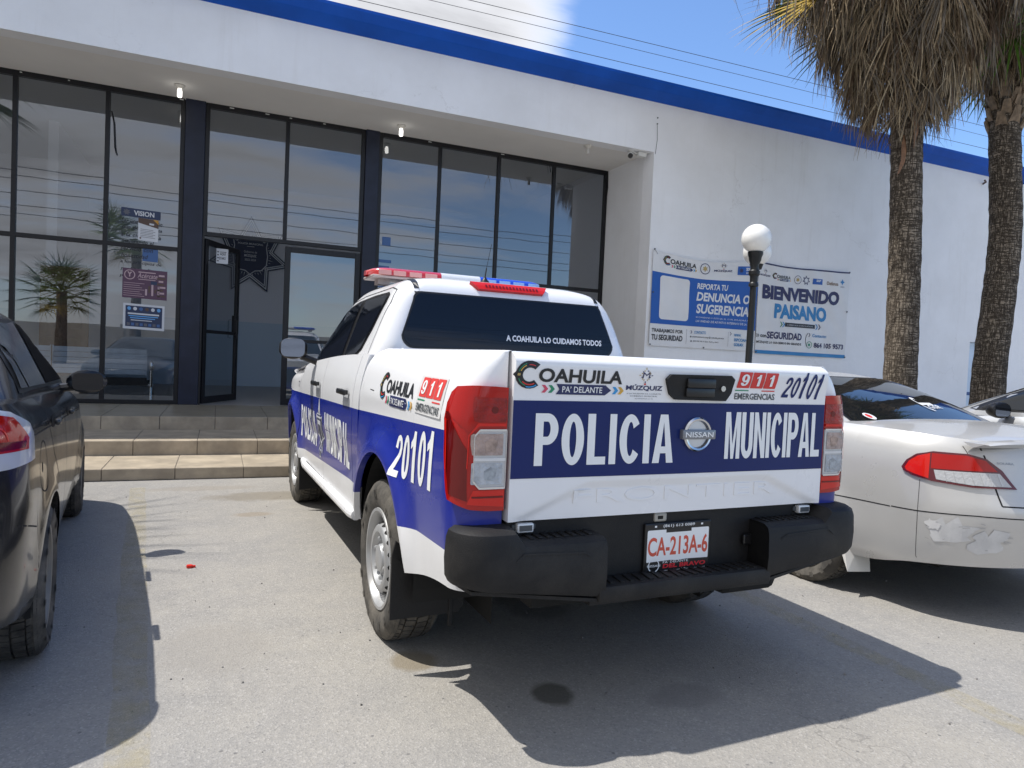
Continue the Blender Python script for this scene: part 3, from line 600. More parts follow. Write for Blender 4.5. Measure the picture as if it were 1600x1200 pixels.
# ================================================================== the police pickup
def livery():
    """white body paint with a blue vinyl band between two lines that run along the vehicle (local y)"""
    m = bpy.data.materials.new('police_livery'); m.use_nodes = True; nt = m.node_tree; n = nt.nodes; l = nt.links; b = n['Principled BSDF']
    tc = n.new('ShaderNodeTexCoord'); sp = n.new('ShaderNodeSeparateXYZ'); l.new(tc.outputs['Object'], sp.inputs[0])
    def curve(pts):
        mr = n.new('ShaderNodeMapRange'); mr.inputs['From Min'].default_value = -1.2; mr.inputs['From Max'].default_value = 4.4; l.new(sp.outputs[1], mr.inputs[0])
        r = n.new('ShaderNodeValToRGB'); e = r.color_ramp.elements
        while len(e) < len(pts): e.new(.5)
        for q, (y, z) in zip(e, pts): q.position = (y + 1.2) / 5.6; q.color = (z / 2,) * 3 + (1,)
        l.new(mr.outputs[0], r.inputs[0]); x = n.new('ShaderNodeMath'); x.operation = 'MULTIPLY'; l.new(r.outputs[0], x.inputs[0]); x.inputs[1].default_value = 2; return x.outputs[0]
    hi = curve([(-1.1, 1.062), (.56, 1.008), (3.84, .945), (4.3, .94)]); lo = curve([(-1.1, .655), (-.55, .635), (-.1, .588), (.8, .595), (3.3, .495), (4.3, .47)])
    def cmp(a, b_):
        x = n.new('ShaderNodeMath'); x.operation = 'GREATER_THAN'; l.new(a, x.inputs[0]); l.new(b_, x.inputs[1]); return x.outputs[0]
    mu = n.new('ShaderNodeMath'); mu.operation = 'MULTIPLY'; l.new(cmp(hi, sp.outputs[2]), mu.inputs[0]); l.new(cmp(sp.outputs[2], lo), mu.inputs[1])
    mx = n.new('ShaderNodeMix'); mx.data_type = 'RGBA'; mx.inputs[6].default_value = (.82, .83, .85, 1); mx.inputs[7].default_value = (.004, .019, .29, 1); l.new(mu.outputs[0], mx.inputs[0])
    # road dust low on the panels
    no = n.new('ShaderNodeTexNoise'); no.inputs['Scale'].default_value = 5; no.inputs['Detail'].default_value = 7; no.inputs['Roughness'].default_value = .65; l.new(tc.outputs['Object'], no.inputs['Vector'])
    mz = n.new('ShaderNodeMapRange'); mz.inputs['From Min'].default_value = .95; mz.inputs['From Max'].default_value = .42; mz.inputs['To Max'].default_value = .32; l.new(sp.outputs[2], mz.inputs[0])
    dd = n.new('ShaderNodeMath'); dd.operation = 'MULTIPLY'; l.new(no.outputs[0], dd.inputs[0]); l.new(mz.outputs[0], dd.inputs[1])
    m2 = n.new('ShaderNodeMix'); m2.data_type = 'RGBA'; l.new(dd.outputs[0], m2.inputs[0]); l.new(mx.outputs[2], m2.inputs[6]); m2.inputs[7].default_value = (.40, .36, .30, 1); lw = n.new('ShaderNodeTexNoise'); lw.inputs['Scale'].default_value = 2.2; lw.inputs['Detail'].default_value = 1; l.new(tc.outputs['Object'], lw.inputs['Vector']); bp = n.new('ShaderNodeBump'); bp.inputs['Strength'].default_value = .12; bp.inputs['Distance'].default_value = .03; l.new(lw.outputs[0], bp.inputs['Height']); l.new(bp.outputs[0], b.inputs['Normal'])
    l.new(m2.outputs[2], b.inputs['Base Color'])
    ra = n.new('ShaderNodeMath'); ra.operation = 'MULTIPLY_ADD'; l.new(dd.outputs[0], ra.inputs[0]); ra.inputs[1].default_value = .7; ra.inputs[2].default_value = .24; l.new(ra.outputs[0], b.inputs['Roughness'])
    b.inputs['Coat Weight'].default_value = .25; b.inputs['Specular IOR Level'].default_value = .35; b.inputs['Coat Roughness'].default_value = .06; return m
LIV = livery()
WHT = mat('white_body_paint', (.82, .83, .85), .28, coat=.6, rvar=.08, var=.015, vscale=3)
VBLUE = mat('blue_vinyl', (.006, .017, .115), .4, coat=.1, spec=.25, var=.05, vscale=4)
VWH = mat('reflective_white_vinyl', (.82, .84, .85), .45); VBK = mat('black_vinyl', (.012, .014, .018), .4); VRED = mat('red_vinyl', (.62, .035, .03), .4); VSALM = mat('red_vinyl_faded', (.70, .06, .055), .45); VGRN = mat('green_vinyl', (.02, .25, .13), .4); VCY = mat('cyan_vinyl', (.03, .30, .65), .4); VYE = mat('yellow_vinyl', (.65, .38, .06), .4); VPK = mat('pink_vinyl', (.62, .07, .13), .4); VNV = mat('navy_vinyl', (.018, .025, .10), .4); VDK = mat('grey_vinyl', (.07, .08, .09), .4); VOFF = mat('sticker_white', (.66, .66, .66), .5); VGOLD = mat('gold_vinyl', (.45, .33, .12), .5)
PLA = mat('black_plastic', (.011, .011, .012), .55, spec=.3, bump=.15, bscale=220, dirt=(.05, .047, .042), dscale=3, damt=.3); PLD = mat('dusty_black_plastic', (.013, .013, .014), .6, spec=.3, bump=.2, bscale=220, dirt=(.06, .056, .05), dscale=4, damt=.4); DARK = mat('underbody_black', (.010, .010, .010), .9); GAP = mat('panel_gap', (.006, .006, .007), .8)
TINT = mat('tinted_glass', (.004, .006, .011), .04, spec=.35, coat=.15, coat_r=.02); TRIM = mat('black_trim', (.010, .010, .011), .35)
RLENS = mat('red_lens', (.40, .006, .004), .12, coat=.4, spec=.35); RDEEP = mat('red_lens_deep', (.13, .003, .003), .12, coat=.4, spec=.3); RBRT = mat('red_lens_bright', (.62, .014, .008), .12, coat=.4, spec=.3); CLENS = mat('clear_lens', (.48, .49, .50), .08, coat=1, bump=.35, bscale=70); CREF = mat('lamp_reflector', (.66, .66, .66), .2, .6); BROWN = mat('bulb_amber', (.26, .16, .12), .3); BGREY = mat('bulb_grey', (.28, .29, .30), .25); BLENS = mat('blue_lens', (.01, .07, .62), .1, coat=1, trans=.1); WLENS = mat('white_lens', (.72, .74, .76), .15, coat=1)
CHR = mat('emblem_chrome', (.62, .63, .65), .16, 1); STEEL = mat('painted_steel_wheel', (.42, .43, .44), .4, .4, dirt=(.35, .31, .26), dscale=12, damt=.45); RUB = mat('dusty_tyre', (.060, .056, .050), .9, var=.35, vscale=9, dirt=(.20, .18, .15), dscale=7, damt=.7, bump=.3, bscale=50); RUBT = mat('tyre_tread', (.045, .042, .038), .95, var=.3, vscale=20, dirt=(.16, .145, .12), dscale=11, damt=.6)

def wheel(parent, x, y, Rt, wd, side, rimR, style='steel', rimmat=None):
    """tyre and rim as children of one wheel part; side=-1 left, +1 right"""
    w = empty('wheel', (x, y, Rt - .012)); w.parent = parent
    h = wd / 2
    pr = [(rimR * .96, -h * .80), (rimR + .012, -h * .93), (rimR + .04, -h * 1.03), ((rimR + Rt) / 2 + .01, -h * 1.10), (Rt - .035, -h * 1.04), (Rt - .012, -h * .90), (Rt - .002, -h * .74)]
    t = MB(); prof = pr + [(r, -q) for r, q in pr[::-1]]
    t.lathe([(r, q * (1)) for r, q in pr], 72, 'x', mi=0); t.lathe([(r, -q) for r, q in pr[::-1]], 72, 'x', mi=0)
    # tread: staggered blocks separated by grooves
    t.lathe([(Rt - .002, -h * .74), (Rt - .010, -h * .5), (Rt - .010, h * .5), (Rt - .002, h * .74)], 72, 'x', mi=1)
    nb = 58
    for row, (a, c) in enumerate(((-.86, -.52), (-.46, -.04), (.04, .46), (.52, .86))):
        for k in range(nb):
            w0 = 2 * math.pi * (k + .5 * (row % 2)) / nb; dw = 2 * math.pi / nb * .40; sk = .25 * dw * (1 if row < 2 else -1)
            q = []
            for rr in (Rt - .012, Rt + .001):
                for (xx, ww) in ((a, w0 - dw - sk), (c, w0 - dw + sk), (c, w0 + dw + sk), (a, w0 + dw - sk)):
                    r2 = rr - (.010 if abs(xx) > .8 else 0); q.append((xx * h, r2 * math.cos(ww), r2 * math.sin(ww)))
            t.add(q, [[4, 5, 6, 7], [0, 1, 5, 4], [1, 2, 6, 5], [2, 3, 7, 6], [3, 0, 4, 7]], 1)
    # raised side-wall lettering blocks and rings
    xo = side * h * 1.10
    for k in range(26):
        w0 = 2 * math.pi * k / 26 + .1 * (k % 3); r0, r1 = (rimR + Rt) / 2 - .008, (rimR + Rt) / 2 + .022
        if k % 7 in (0, 4): continue
        dw = .05; t.add([(xo + side * .0015, r * math.cos(w0 + s), r * math.sin(w0 + s)) for r in (r0, r1) for s in (-dw, dw)], [[0, 1, 3, 2]], 0)
    t.build('tyre', [RUB, RUBT], w, True, 50)
    rm = rimmat or STEEL; b = MB(); f = lambda q: side * q
    if style == 'steel':
        b.lathe([(rimR + .012, f(h * .92)), (rimR + .010, f(h * .99)), (rimR - .004, f(h * .99)), (rimR - .014, f(h * .86)), (rimR - .026, f(h * .58)), (rimR - .033, f(h * .20)), (rimR * .85, f(h * .16)), (rimR * .83, f(h * .30)), (rimR * .70, f(h * .90)), (rimR * .65, f(h * .97)), (rimR * .55, f(h * .97)), (rimR * .47, f(h * .74)), (rimR * .34, f(h * .70)), (rimR * .31, f(h * .78)), (rimR * .27, f(h * .94)), (rimR * .2, f(h * .97)), (0, f(h * .98))], 56, 'x')
        for k in range(18):                                  # hand holes round the disc
            a = 2 * math.pi * k / 18; r = rimR * .765; q = []
            for j in range(12):
                u, v = .0135 * math.cos(j * math.pi / 6), .0185 * math.sin(j * math.pi / 6); rr = r + u; aa = a + v / r
                xx = np.interp(rr / rimR, [.65, .70, .83, .85], [.97, .90, .30, .16]) * h + .004; q.append((f(xx), rr * math.cos(aa), rr * math.sin(aa)))
            b.add(q, [list(range(12))], 1)
        for k in range(6): a = 2 * math.pi * k / 6 + .3; b.lathe([(.011, f(h * .70)), (.011, f(h * .70 + .022)), (.006, f(h * .70 + .026)), (0, f(h * .70 + .026))], 8, 'x', (0, rimR * .40 * math.cos(a), rimR * .40 * math.sin(a)))
    else:
        b.lathe([(rimR + .010, f(h * .90)), (rimR + .008, f(h * .97)), (rimR - .006, f(h * .95)), (rimR - .02, f(h * .70)), (rimR - .03, f(0))], 48, 'x')
        b.lathe([(rimR - .03, f(h * .12)), (0, f(h * .12))], 32, 'x', mi=1)
        for k in range(5):
            a = 2 * math.pi * k / 5
            def sp(r, da, xx): return (f(xx), r * math.cos(a + da), r * math.sin(a + da))
            q = [sp(.05, -.55, h * .62), sp(.05, .55, h * .62), sp(rimR * .6, .22, h * .72), sp(rimR - .012, .26, h * .80), sp(rimR - .012, -.26, h * .80), sp(rimR * .6, -.22, h * .72)]
            q2 = [(p[0] - side * .03, p[1], p[2]) for p in q]; b.add(q + q2, [[0, 1, 2, 5], [5, 2, 3, 4]] + [[i, (i + 1) % 6, 6 + (i + 1) % 6, 6 + i] for i in range(6)])
        b.lathe([(.06, f(h * .60)), (.055, f(h * .70)), (0, f(h * .72))], 20, 'x')
    b.lathe([(rimR - .03, f(-h * .5)), (0, f(-h * .5))], 24, 'x', mi=1)
    b.build('rim', [rm, DARK], w, True, 40); return w

TX, TY, TA = 1.6131, 3.1337, .0287
truck = empty('police_pickup', (TX, TY, 0), TA, 'white and blue police pickup with a light bar on its roof', 'pickup truck')
ZP = [.28, .36, .44, .52, .66, .85, 1.02, 1.14, 1.22, 1.275, 1.31, 1.335]
XP = [.80, .855, .885, .898, .910, .913, .908, .900, .882, .855, .825, .775]
A_R = (.02, .385, .470); A_F = (3.15, .385, .455)
def flare(y, z):
    s = 0
    for yc, zc, Ra in (A_R, A_F):
        r = np.hypot(np.asarray(y) - yc, np.asarray(z) - zc); q = np.maximum(r - Ra, 0); s = s + .034 * np.exp(-(q / .085) ** 2) + .006 * np.exp(-((q - .02) / .02) ** 2)
    return s
def zt_cab(y): return cr([.5, .8, 2.45, 2.62, 2.8, 3.3, 3.8, 4.0, 4.15], [1.302, 1.300, 1.214, 1.185, 1.165, 1.13, 1.06, 1.01, .95], y)
def hw_bed(y, z):
    x = cr(ZP, XP, z); return x + flare(y, z) * np.clip((1.15 - np.asarray(z)) / .25, 0, 1) + .006 * np.exp(-((np.asarray(z) - 1.10) / .03) ** 2)
def hw_cab(y, z):
    y = np.asarray(y, float); z = np.asarray(z, float)
    x = cr([.28, .36, .44, .52, .66, .85, 1.02, 1.14, 1.22, 1.31], [.80, .85, .882, .89, .897, .910, .912, .902, .884, .858], z)
    x = x + flare(y, z) * np.clip((1.12 - z) / .25, 0, 1) - .10 * np.clip((y - 3.0) / 1.0, 0, 2) ** 2
    x = x - .014 * np.exp(-((z - .70) / .07) ** 2) * np.clip((2.55 - y) / .2, 0, 1) * np.clip((y - .75) / .2, 0, 1)      # scallop along the doors
    zt = zt_cab(y); q = np.clip((z - (zt - .09)) / .09, 0, 1); return x - np.where(y > 2.65, .055 * q ** 2.2, .0)
def zlo(y, base, arch):
    yc, zc, Ra = arch; d = abs(y - yc)
    return max(base, zc + math.sqrt(Ra * Ra - d * d)) if d < Ra else base
def cols(y0, y1, arch, base, step=.045):
    """columns along y with an even arch"""
    yc, zc, Ra = arch; hb = math.sqrt(max(Ra * Ra - max(base - zc, 0) ** 2, 0)) if base > zc else Ra
    ys = list(np.arange(y0, y1, step)) + [y1]; ys = [y for y in ys if abs(y - yc) > hb + .004]
    th = np.linspace(0, math.pi, 41); arc = [yc + hb * math.cos(t) for t in th]; ys += [y for y in arc if y0 - 1e-6 <= y <= y1 + 1e-6]
    return sorted(set(round(float(y), 5) for y in ys if y0 - 1e-6 <= y <= y1 + 1e-6))
def side_grid(ys, lo, hi, fx, nv=22):
    P = []
    for y in ys:
        a, b = lo(y), hi(y); t = np.linspace(0, 1, nv); t = 1 - (1 - t) ** 1.35; z = a + (b - a) * t; P.append(np.stack([fx(np.full(nv, y), z), np.full(nv, y), z], 1))
    return np.array(P)
def mir(P): Q = np.array(P, float).copy(); Q[..., 0] *= -1; return Q
def lip(b, P, d=.02, edges='tb'):
    """turn the border of a panel grid inwards"""
    def inn(row): q = row.copy(); q[:, 0] = np.sign(q[:, 0]) * (np.abs(q[:, 0]) - d); return np.stack([row, q])
    for r in (P[0], P[-1], P[:, 0], P[:, -1]): b.grid(inn(r))
# ---- bed: both sides with rounded rear corners
def bed_base(y): return float(cr([-.96, -.75, -.44], [.53, .505, .44], y)) if y < -.4 else .44
bed = MB()
ysb = cols(-.865, .545, A_R, .44)
Pb = side_grid(ysb[::-1], lambda y: zlo(y, bed_base(y), A_R), lambda y: 1.335, hw_bed)
cor = []
zc_ = Pb[-1][:, 2]
for t in np.linspace(0, 1, 9)[1:]:
    h0 = hw_bed(np.full(len(zc_), -.865), zc_); rad = np.minimum(.085, np.maximum(h0 - .742, .012)); cor.append(np.stack([h0 - rad * (1 - np.cos(t * math.pi / 2)), -.865 - .09 * np.sin(t * math.pi / 2) - 0 * h0, zc_], 1))
last = cor[-1]
for t in (.5, 1): q = last.copy(); q[:, 0] = last[:, 0] * (1 - t) + .738 * t; cor.append(q)
q = cor[-1].copy(); q[:, 1] += .10; cor.append(q)
Pb = np.concatenate([Pb, np.array(cor)])
for s in (1, -1):
    G = Pb if s == 1 else mir(Pb); bed.grid(G, flip=s < 0)
    top = G[:, -1]; a = top.copy(); a[:, 2] += .004; a[:, 0] = s * (np.abs(top[:, 0]) - .012); b2 = a.copy(); b2[:, 0] = s * .70; b2[:, 1] = np.maximum(b2[:, 1], -.93); c2 = b2.copy(); c2[:, 2] = .80; bed.grid(np.stack([top, a, b2, c2]))
    lip(bed, G, .03)
bed.box(-.70, .49, .80, .70, .52, 1.345).box(-.70, -.93, .76, .70, .50, .80)
bedo = bed.build('bed', LIV, truck, True, 40)
# ---- cab sides split into doors, quarter panels and front wings
fr_ys = cols(2.725, 3.72, A_F, .44)
def front_cols(P):
    """carry the wing round to the nose"""
    base = P[-1]; out = []
    for t in np.linspace(0, 1, 15)[1:]:
        q = base.copy(); c, s_ = math.cos(t * math.pi / 2), math.sin(t * math.pi / 2); q[:, 0] = base[:, 0] * c ** .55; q[:, 1] = 3.72 + .42 * s_ ** .8 - .06 * np.clip(base[:, 2] - .75, 0, 1); out.append(q)
    return np.concatenate([P, np.array(out)])
cabs = []
for s in (-1, 1):
    for nm, y0, y1, arch in (('quarter_panel', .562, .712, A_R), ('rear_door', .720, 1.695, A_R), ('front_door', 1.703, 2.717, A_F), ('front_wing', 2.725, 3.72, A_F)):
        ys = fr_ys if nm == 'front_wing' else cols(y0, y1, (-9, 0, .1), .44); P = side_grid(ys, lambda y: zlo(y, .44 if nm != 'quarter_panel' else .44, arch) if nm == 'front_wing' else .44, zt_cab, hw_cab)
        if nm == 'front_wing': P = front_cols(P)
        G = P if s > 0 else mir(P); b = MB(); b.grid(G, flip=s > 0); lip(b, G, .025); o = b.build(nm, LIV, truck, True, 40)
        if 'door' in nm: cabs.append((o, s, y0, y1))
        if s < 0 and nm == 'front_wing': wing = o
# inner liner closing the gaps, wheel wells, floor
b = MB()
for s in (-1, 1):
    for ys, arch, lo_ in ((np.linspace(.50, 2.68, 30), A_F, .46),):
        P = np.array([[(s * (hw_cab(y, z) - .022), y, z) for z in np.linspace(lo_, float(zt_cab(y)) - .01, 12)] for y in ys]); b.grid(P)
    for yc, zc, Ra in (A_R, A_F):
        th = np.linspace(-.15, math.pi + .15, 30); b.grid(np.array([[(s * x, yc + (Ra + .004) * math.cos(t), zc + (Ra + .004) * math.sin(t)) for x in (.885, .60, .45)] for t in th]))
        b.add([(s * .55, yc - .5, .2), (s * .55, yc + .5, .2), (s * .55, yc + .5, .85), (s * .55, yc - .5, .85)], [[0, 1, 2, 3]])
b.box(-.56, -.86, .40, .56, 3.9, .62).box(-.86, .58, .40, .86, 2.6, .46).tube([(-.78, .02, .35), (.78, .02, .35)], .05, 10).tube([(-.75, 3.15, .35), (.75, 3.15, .35)], .04, 10).box(.30, -.9, .36, .62, -.45, .5, bev=.05)
b.build('underbody', DARK, truck)
# ---- hood and greenhouse
ysH = np.linspace(2.60, 4.12, 26); P = []
for y in ysH:
    e = max(.10, float(hw_cab(min(y, 3.72), min(zt_cab(y), zt_cab(3.72)))) - .0) if y < 3.72 else float(hw_cab(3.72, zt_cab(3.72))) * max(.06, 1 - ((y - 3.72) / .40) ** 2.2) ** .5
    P.append([(e * t, y, float(zt_cab(y)) + .052 * (1 - abs(t) ** 2.6) + .012 * math.exp(-((abs(t) - .62) / .12) ** 2)) for t in np.linspace(-1, 1, 25)])
MB().grid(np.array(P)).build('hood', WHT, truck, True)
def rrloop(hx, yr, yf, rr, rf, bf=0, brr=0, n=(7, 9, 16, 9, 8)):
    p = []
    for t in np.linspace(0, 1, n[0], endpoint=False): x = t * (hx - rr); p.append((x, yr + brr * (x / hx) ** 2))
    y0 = yr + brr * ((hx - rr) / hx) ** 2
    for t in np.linspace(0, 1, n[1], endpoint=False): w = t * math.pi / 2; p.append((hx - rr + rr * math.sin(w), y0 + rr * (1 - math.cos(w))))
    yfe = yf - bf * ((hx - rf) / hx) ** 2
    for t in np.linspace(0, 1, n[2], endpoint=False): p.append((hx, y0 + rr + t * (yfe - rf - y0 - rr)))
    for t in np.linspace(0, 1, n[3], endpoint=False): w = t * math.pi / 2; p.append((hx - rf + rf * math.cos(w), yfe - rf + rf * math.sin(w)))
    for t in np.linspace(0, 1, n[4]): x = (hx - rf) * (1 - t); p.append((x, yf - bf * (x / hx) ** 2))
    return p
def greenhouse(levels, n=(7, 9, 16, 9, 8)):
    """levels: (z, hx, yr, yf, rr, rf, bf, brr); densified by smooth interpolation"""
    L = np.array(levels, float); k = np.arange(len(L)); kk = np.linspace(0, len(L) - 1, (len(L) - 1) * 4 + 1); D = np.stack([cr(k, L[:, j], kk) for j in range(L.shape[1])], 1); P = []
    for z, hx, yr, yf, rr, rf, bf, brr in D:
        q = rrloop(hx, yr, yf, rr, rf, bf, brr, n); full = [(x, y, z) for x, y in q] + [(-x, y, z) for x, y in q[-2:0:-1]]; P.append(full)
    return np.array(P)
GL = [(1.12, .862, .585, 2.84, .11, .20, .10, .0), (1.22, .850, .588, 2.68, .11, .22, .12, .0), (1.30, .832, .592, 2.56, .11, .22, .12, .0), (1.45, .780, .612, 2.33, .11, .22, .12, 0), (1.58, .732, .640, 2.13, .11, .22, .12, 0), (1.665, .690, .662, 2.00, .12, .22, .13, 0), (1.715, .650, .690, 1.90, .13, .24, .13, 0), (1.748, .585, .735, 1.80, .14, .26, .12, 0), (1.772, .45, .83, 1.68, .15, .25, .08, 0), (1.783, .25, 1.0, 1.5, .12, .15, .03, 0), (1.786, .05, 1.2, 1.3, .02, .03, 0, 0)]
Pg = greenhouse(GL); g = MB(); g.grid(Pg, closed=True); g.add(Pg[-1].tolist(), [list(range(len(Pg[-1])))])
cab = g.build('cab', WHT, truck, True, 60); bg = bvh_of(cab)
LEFT = bvhfn(bg, (-3, 0, 0), (0, 1, 0), (0, 0, 1), (1, 0, 0)); RIGHT = bvhfn(bg, (3, 0, 0), (0, 1, 0), (0, 0, 1), (-1, 0, 0)); REAR = bvhfn(bg, (0, -3, 0), (1, 0, 0), (0, 0, 1), (0, 1, 0)); FRONT = bvhfn(bg, (0, 5, 0), (1, 0, 0), (0, 0, 1), (0, -1, 0)); TOP = bvhfn(bg, (0, 0, 4), (1, 0, 0), (0, 1, 0), (0, 0, -1))
DLO = [(2.60, 1.218), (2.0, 1.222), (1.3, 1.258), (1.03, 1.285), (.925, 1.325), (.855, 1.44), (.79, 1.60), (.80, 1.648), (.86, 1.668), (1.2, 1.668), (1.6, 1.652), (1.86, 1.612), (2.08, 1.53), (2.36, 1.36)]
for fn in (LEFT, RIGHT):
    D = Dec(fn, .07, .002, .003); D.poly(DLO, TRIM, 0); o = D.build('window_trim', truck, True)
    for poly in ([(1.335, 1.270), (1.05, 1.298), (.955, 1.335), (.885, 1.45), (.825, 1.60), (.83, 1.632), (.88, 1.648), (1.375, 1.642)], [(1.425, 1.266), (1.47, 1.636), (1.62, 1.628), (1.85, 1.590), (2.06, 1.51), (2.30, 1.362), (2.46, 1.245), (2.40, 1.236)]):
        D = Dec(fn, .07, .006, .003); D.poly(poly, TINT, 0); D.build('side_window', o, True)
for fn in (LEFT, RIGHT):
    D = Dec(fn, .04, .0015, .001); band(D, [(.735, 1.305), (.728, 1.44), (.715, 1.60), (.745, 1.675), (.86, 1.695), (1.5, 1.682), (1.88, 1.642), (2.12, 1.555), (2.42, 1.375), (2.66, 1.225)], .006, GAP); D.build('door_frame_gap', truck)
D = Dec(REAR, .06, .003, .003); rw = [(-.665, 1.30), (.665, 1.30)]
def rearpoly(g):
    p = []
    for (x, z, r, a) in ((.675 + g, 1.352 - g, .07, -90), (.605 + g, 1.662 + g, .05, 0), (-.605 - g, 1.662 + g, .05, 90), (-.675 - g, 1.352 - g, .07, 180)):
        for k in range(6):
            w = R(a + 90 * k / 5); sx = 1 if x > 0 else -1; sz = 1 if z > 1.5 else -1; p.append((x - sx * r + r * math.cos(w), z - sz * r + r * math.sin(w)))
    return p
D.poly(rearpoly(.006), TRIM, 0); rs = D.build('rear_window_seal', truck, True)
D = Dec(REAR, .06, .006, .0015); D.poly(rearpoly(-.004), TINT, 0); D.build('rear_window', rs, True)
D = Dec(REAR, .08, .009, .001); D.text('A COAHUILA LO CUIDAMOS TODOS', -.055, 1.414, .595, 1.450, VWH, 0, .035, res=2)
D.build('rear_window_lettering', truck)
D = Dec(FRONT, .08, .004, .002); D.poly([(-.72, 1.21), (.72, 1.21), (.60, 1.66), (-.60, 1.66)], TINT, 0); D.build('windscreen', truck, True)
for x in (-.585, .585):
    D = Dec(TOP, .05, .004, .002); D.poly([(x - .014, .66), (x + .014, .66), (x + .014, 1.85), (x - .014, 1.85)], TRIM, 0); D.build('roof_strip', truck, True)
    D = Dec(REAR, .03, .003, .002); D.poly([(x * 1.0 - .013, 1.685), (x + .013, 1.685), (x + .013, 1.742), (x - .013, 1.742)], TRIM, 0, .002); D.build('roof_strip', truck)
# high brake lamp on the rear roof edge
D = Dec(REAR, .03, .003, .002); D.poly([(-.215, 1.700), (.205, 1.700), (.245, 1.738), (-.255, 1.738)], RBRT, 0, .018); o = D.build('high_brake_lamp', truck)
D = Dec(REAR, .03, .024, .002)
for k in range(16): D.rect(-.17 + k * .022, 1.711, -.158 + k * .022, 1.724, RDEEP)
D.build('lamp_elements', o)
# ---- tailgate
def tg(x, z):
    x = np.asarray(x, float); z = np.asarray(z, float); y = np.full(np.broadcast(x, z).shape, -.985)
    y = y + .035 * np.clip((z - 1.302) / .033, 0, 1) ** 2.2 - .012 * np.exp(-((z - 1.29) / .05) ** 2)             # rounded top with a slight lip
    d = np.minimum((.690 - np.abs(x)) - np.clip((.842 - z) * 0.0, 0, 1), .875 - z - np.clip((np.abs(x) - .42), 0, .3) * .42 + np.clip(np.abs(x) - .60, 0, .1) * 0)
    y = y + .012 * np.clip(.5 + d / .03, 0, 1)                                                                    # pressed lower field
    return y - .006 * (1 - (x / .74) ** 2) * 1.0
xs = np.linspace(-.728, .728, 90); zs = np.concatenate([np.linspace(.757, .90, 26), np.linspace(.905, 1.27, 14), np.linspace(1.275, 1.337, 14)])
X, Z = np.meshgrid(xs, zs); P = np.stack([X, tg(X, Z), Z], -1); b = MB(); b.grid(P)
e = np.concatenate([P[0], P[1:, -1], P[-1, ::-1][1:], P[::-1, 0][1:]]); e2 = e.copy(); e2[:, 1] = -.925; b.grid(np.stack([e, e2]))
b.box(-.722, -.935, .765, .722, -.92, 1.330); tgo = b.build('tailgate', WHT, truck, True, 50)
TG = lambda a, c, off: (a, float(tg(a, c)) - off, c)
D = Dec(TG, .10, .0015, .0012)
D.poly([(-.727, .905), (.727, .905), (.727, 1.176), (-.727, 1.172)], VBLUE, 0); D.build('blue_band', tgo)
D = Dec(TG, .12, .0030, .0010); blocktext(D, 'POLICIA', -.642, .948, -.060, 1.129, VWH, s=.35); D.build('lettering', tgo)
D = Dec(TG, .12, .0030, .0010); blocktext(D, 'MUNICIPAL', .188, .957, .706, 1.141, VWH, s=.34, gap=.10); D.build('lettering', tgo)
def coahuila(D, u0, v0, u1, v1, lay=0):
    """state logo: big C with coloured bands, name, arrow banner"""
    W_, H = u1 - u0, v1 - v0; U = lambda a: u0 + W_ * a; V = lambda c: v0 + H * c; sg = 1 if W_ > 0 else -1; rx = abs(W_) * .115; ry = H * .40
    def P(ps): return [(U(.125) + sg * a * abs(W_), V(.60) + c * H) for a, c in ps]
    def arc(r0, r1, a0, a1, m, L):
        A = [(r1 * .125 * math.cos(R(a)), r1 * .40 * math.sin(R(a))) for a in np.linspace(a0, a1, 16)]; B = [(r0 * .125 * math.cos(R(a)), r0 * .40 * math.sin(R(a))) for a in np.linspace(a1, a0, 16)]; D.poly(P(A + B), m, L)
    arc(.50, 1.0, 48, 312, VBK, lay); D.poly(P([(-.112, .12), (-.15, .0), (-.112, -.12)]), VBK, lay)
    arc(.68, .74, 62, 100, VRED, lay + 1); arc(.80, .85, 110, 165, VGRN, lay + 1); arc(.68, .74, 115, 160, VYE, lay + 1); arc(.78, .84, 200, 250, VGRN, lay + 1); arc(.66, .74, 225, 300, VRED, lay + 1); arc(.84, .92, 255, 305, VCY, lay + 1)
    D.poly([(U(.028) + sg * .014 * abs(W_) * math.cos(k * .785), V(.60) + .055 * H * math.sin(k * .785) * (1 if k % 2 else .6)) for k in range(8)], VGOLD, lay + 1)
    D.text('OAHUILA', U(.205), V(.40), U(.99), V(.80), VBK, lay, .03, res=4)
    D.poly([(U(.37), V(.06)), (U(.83), V(.06)), (U(.89), V(.21)), (U(.83), V(.36)), (U(.37), V(.36)), (U(.40), V(.21))], VNV, lay); D.text("PA’ DELANTE", U(.425), V(.125), U(.80), V(.30), VWH, lay + 1, .01, res=2)
    for a, m in ((.24, VPK), (.30, VGRN), (.90, VCY), (.955, VYE)):
        D.poly([(U(a), V(.10)), (U(a + .03), V(.10)), (U(a + .06), V(.21)), (U(a + .03), V(.32)), (U(a), V(.32)), (U(a + .028), V(.21))], m, lay)
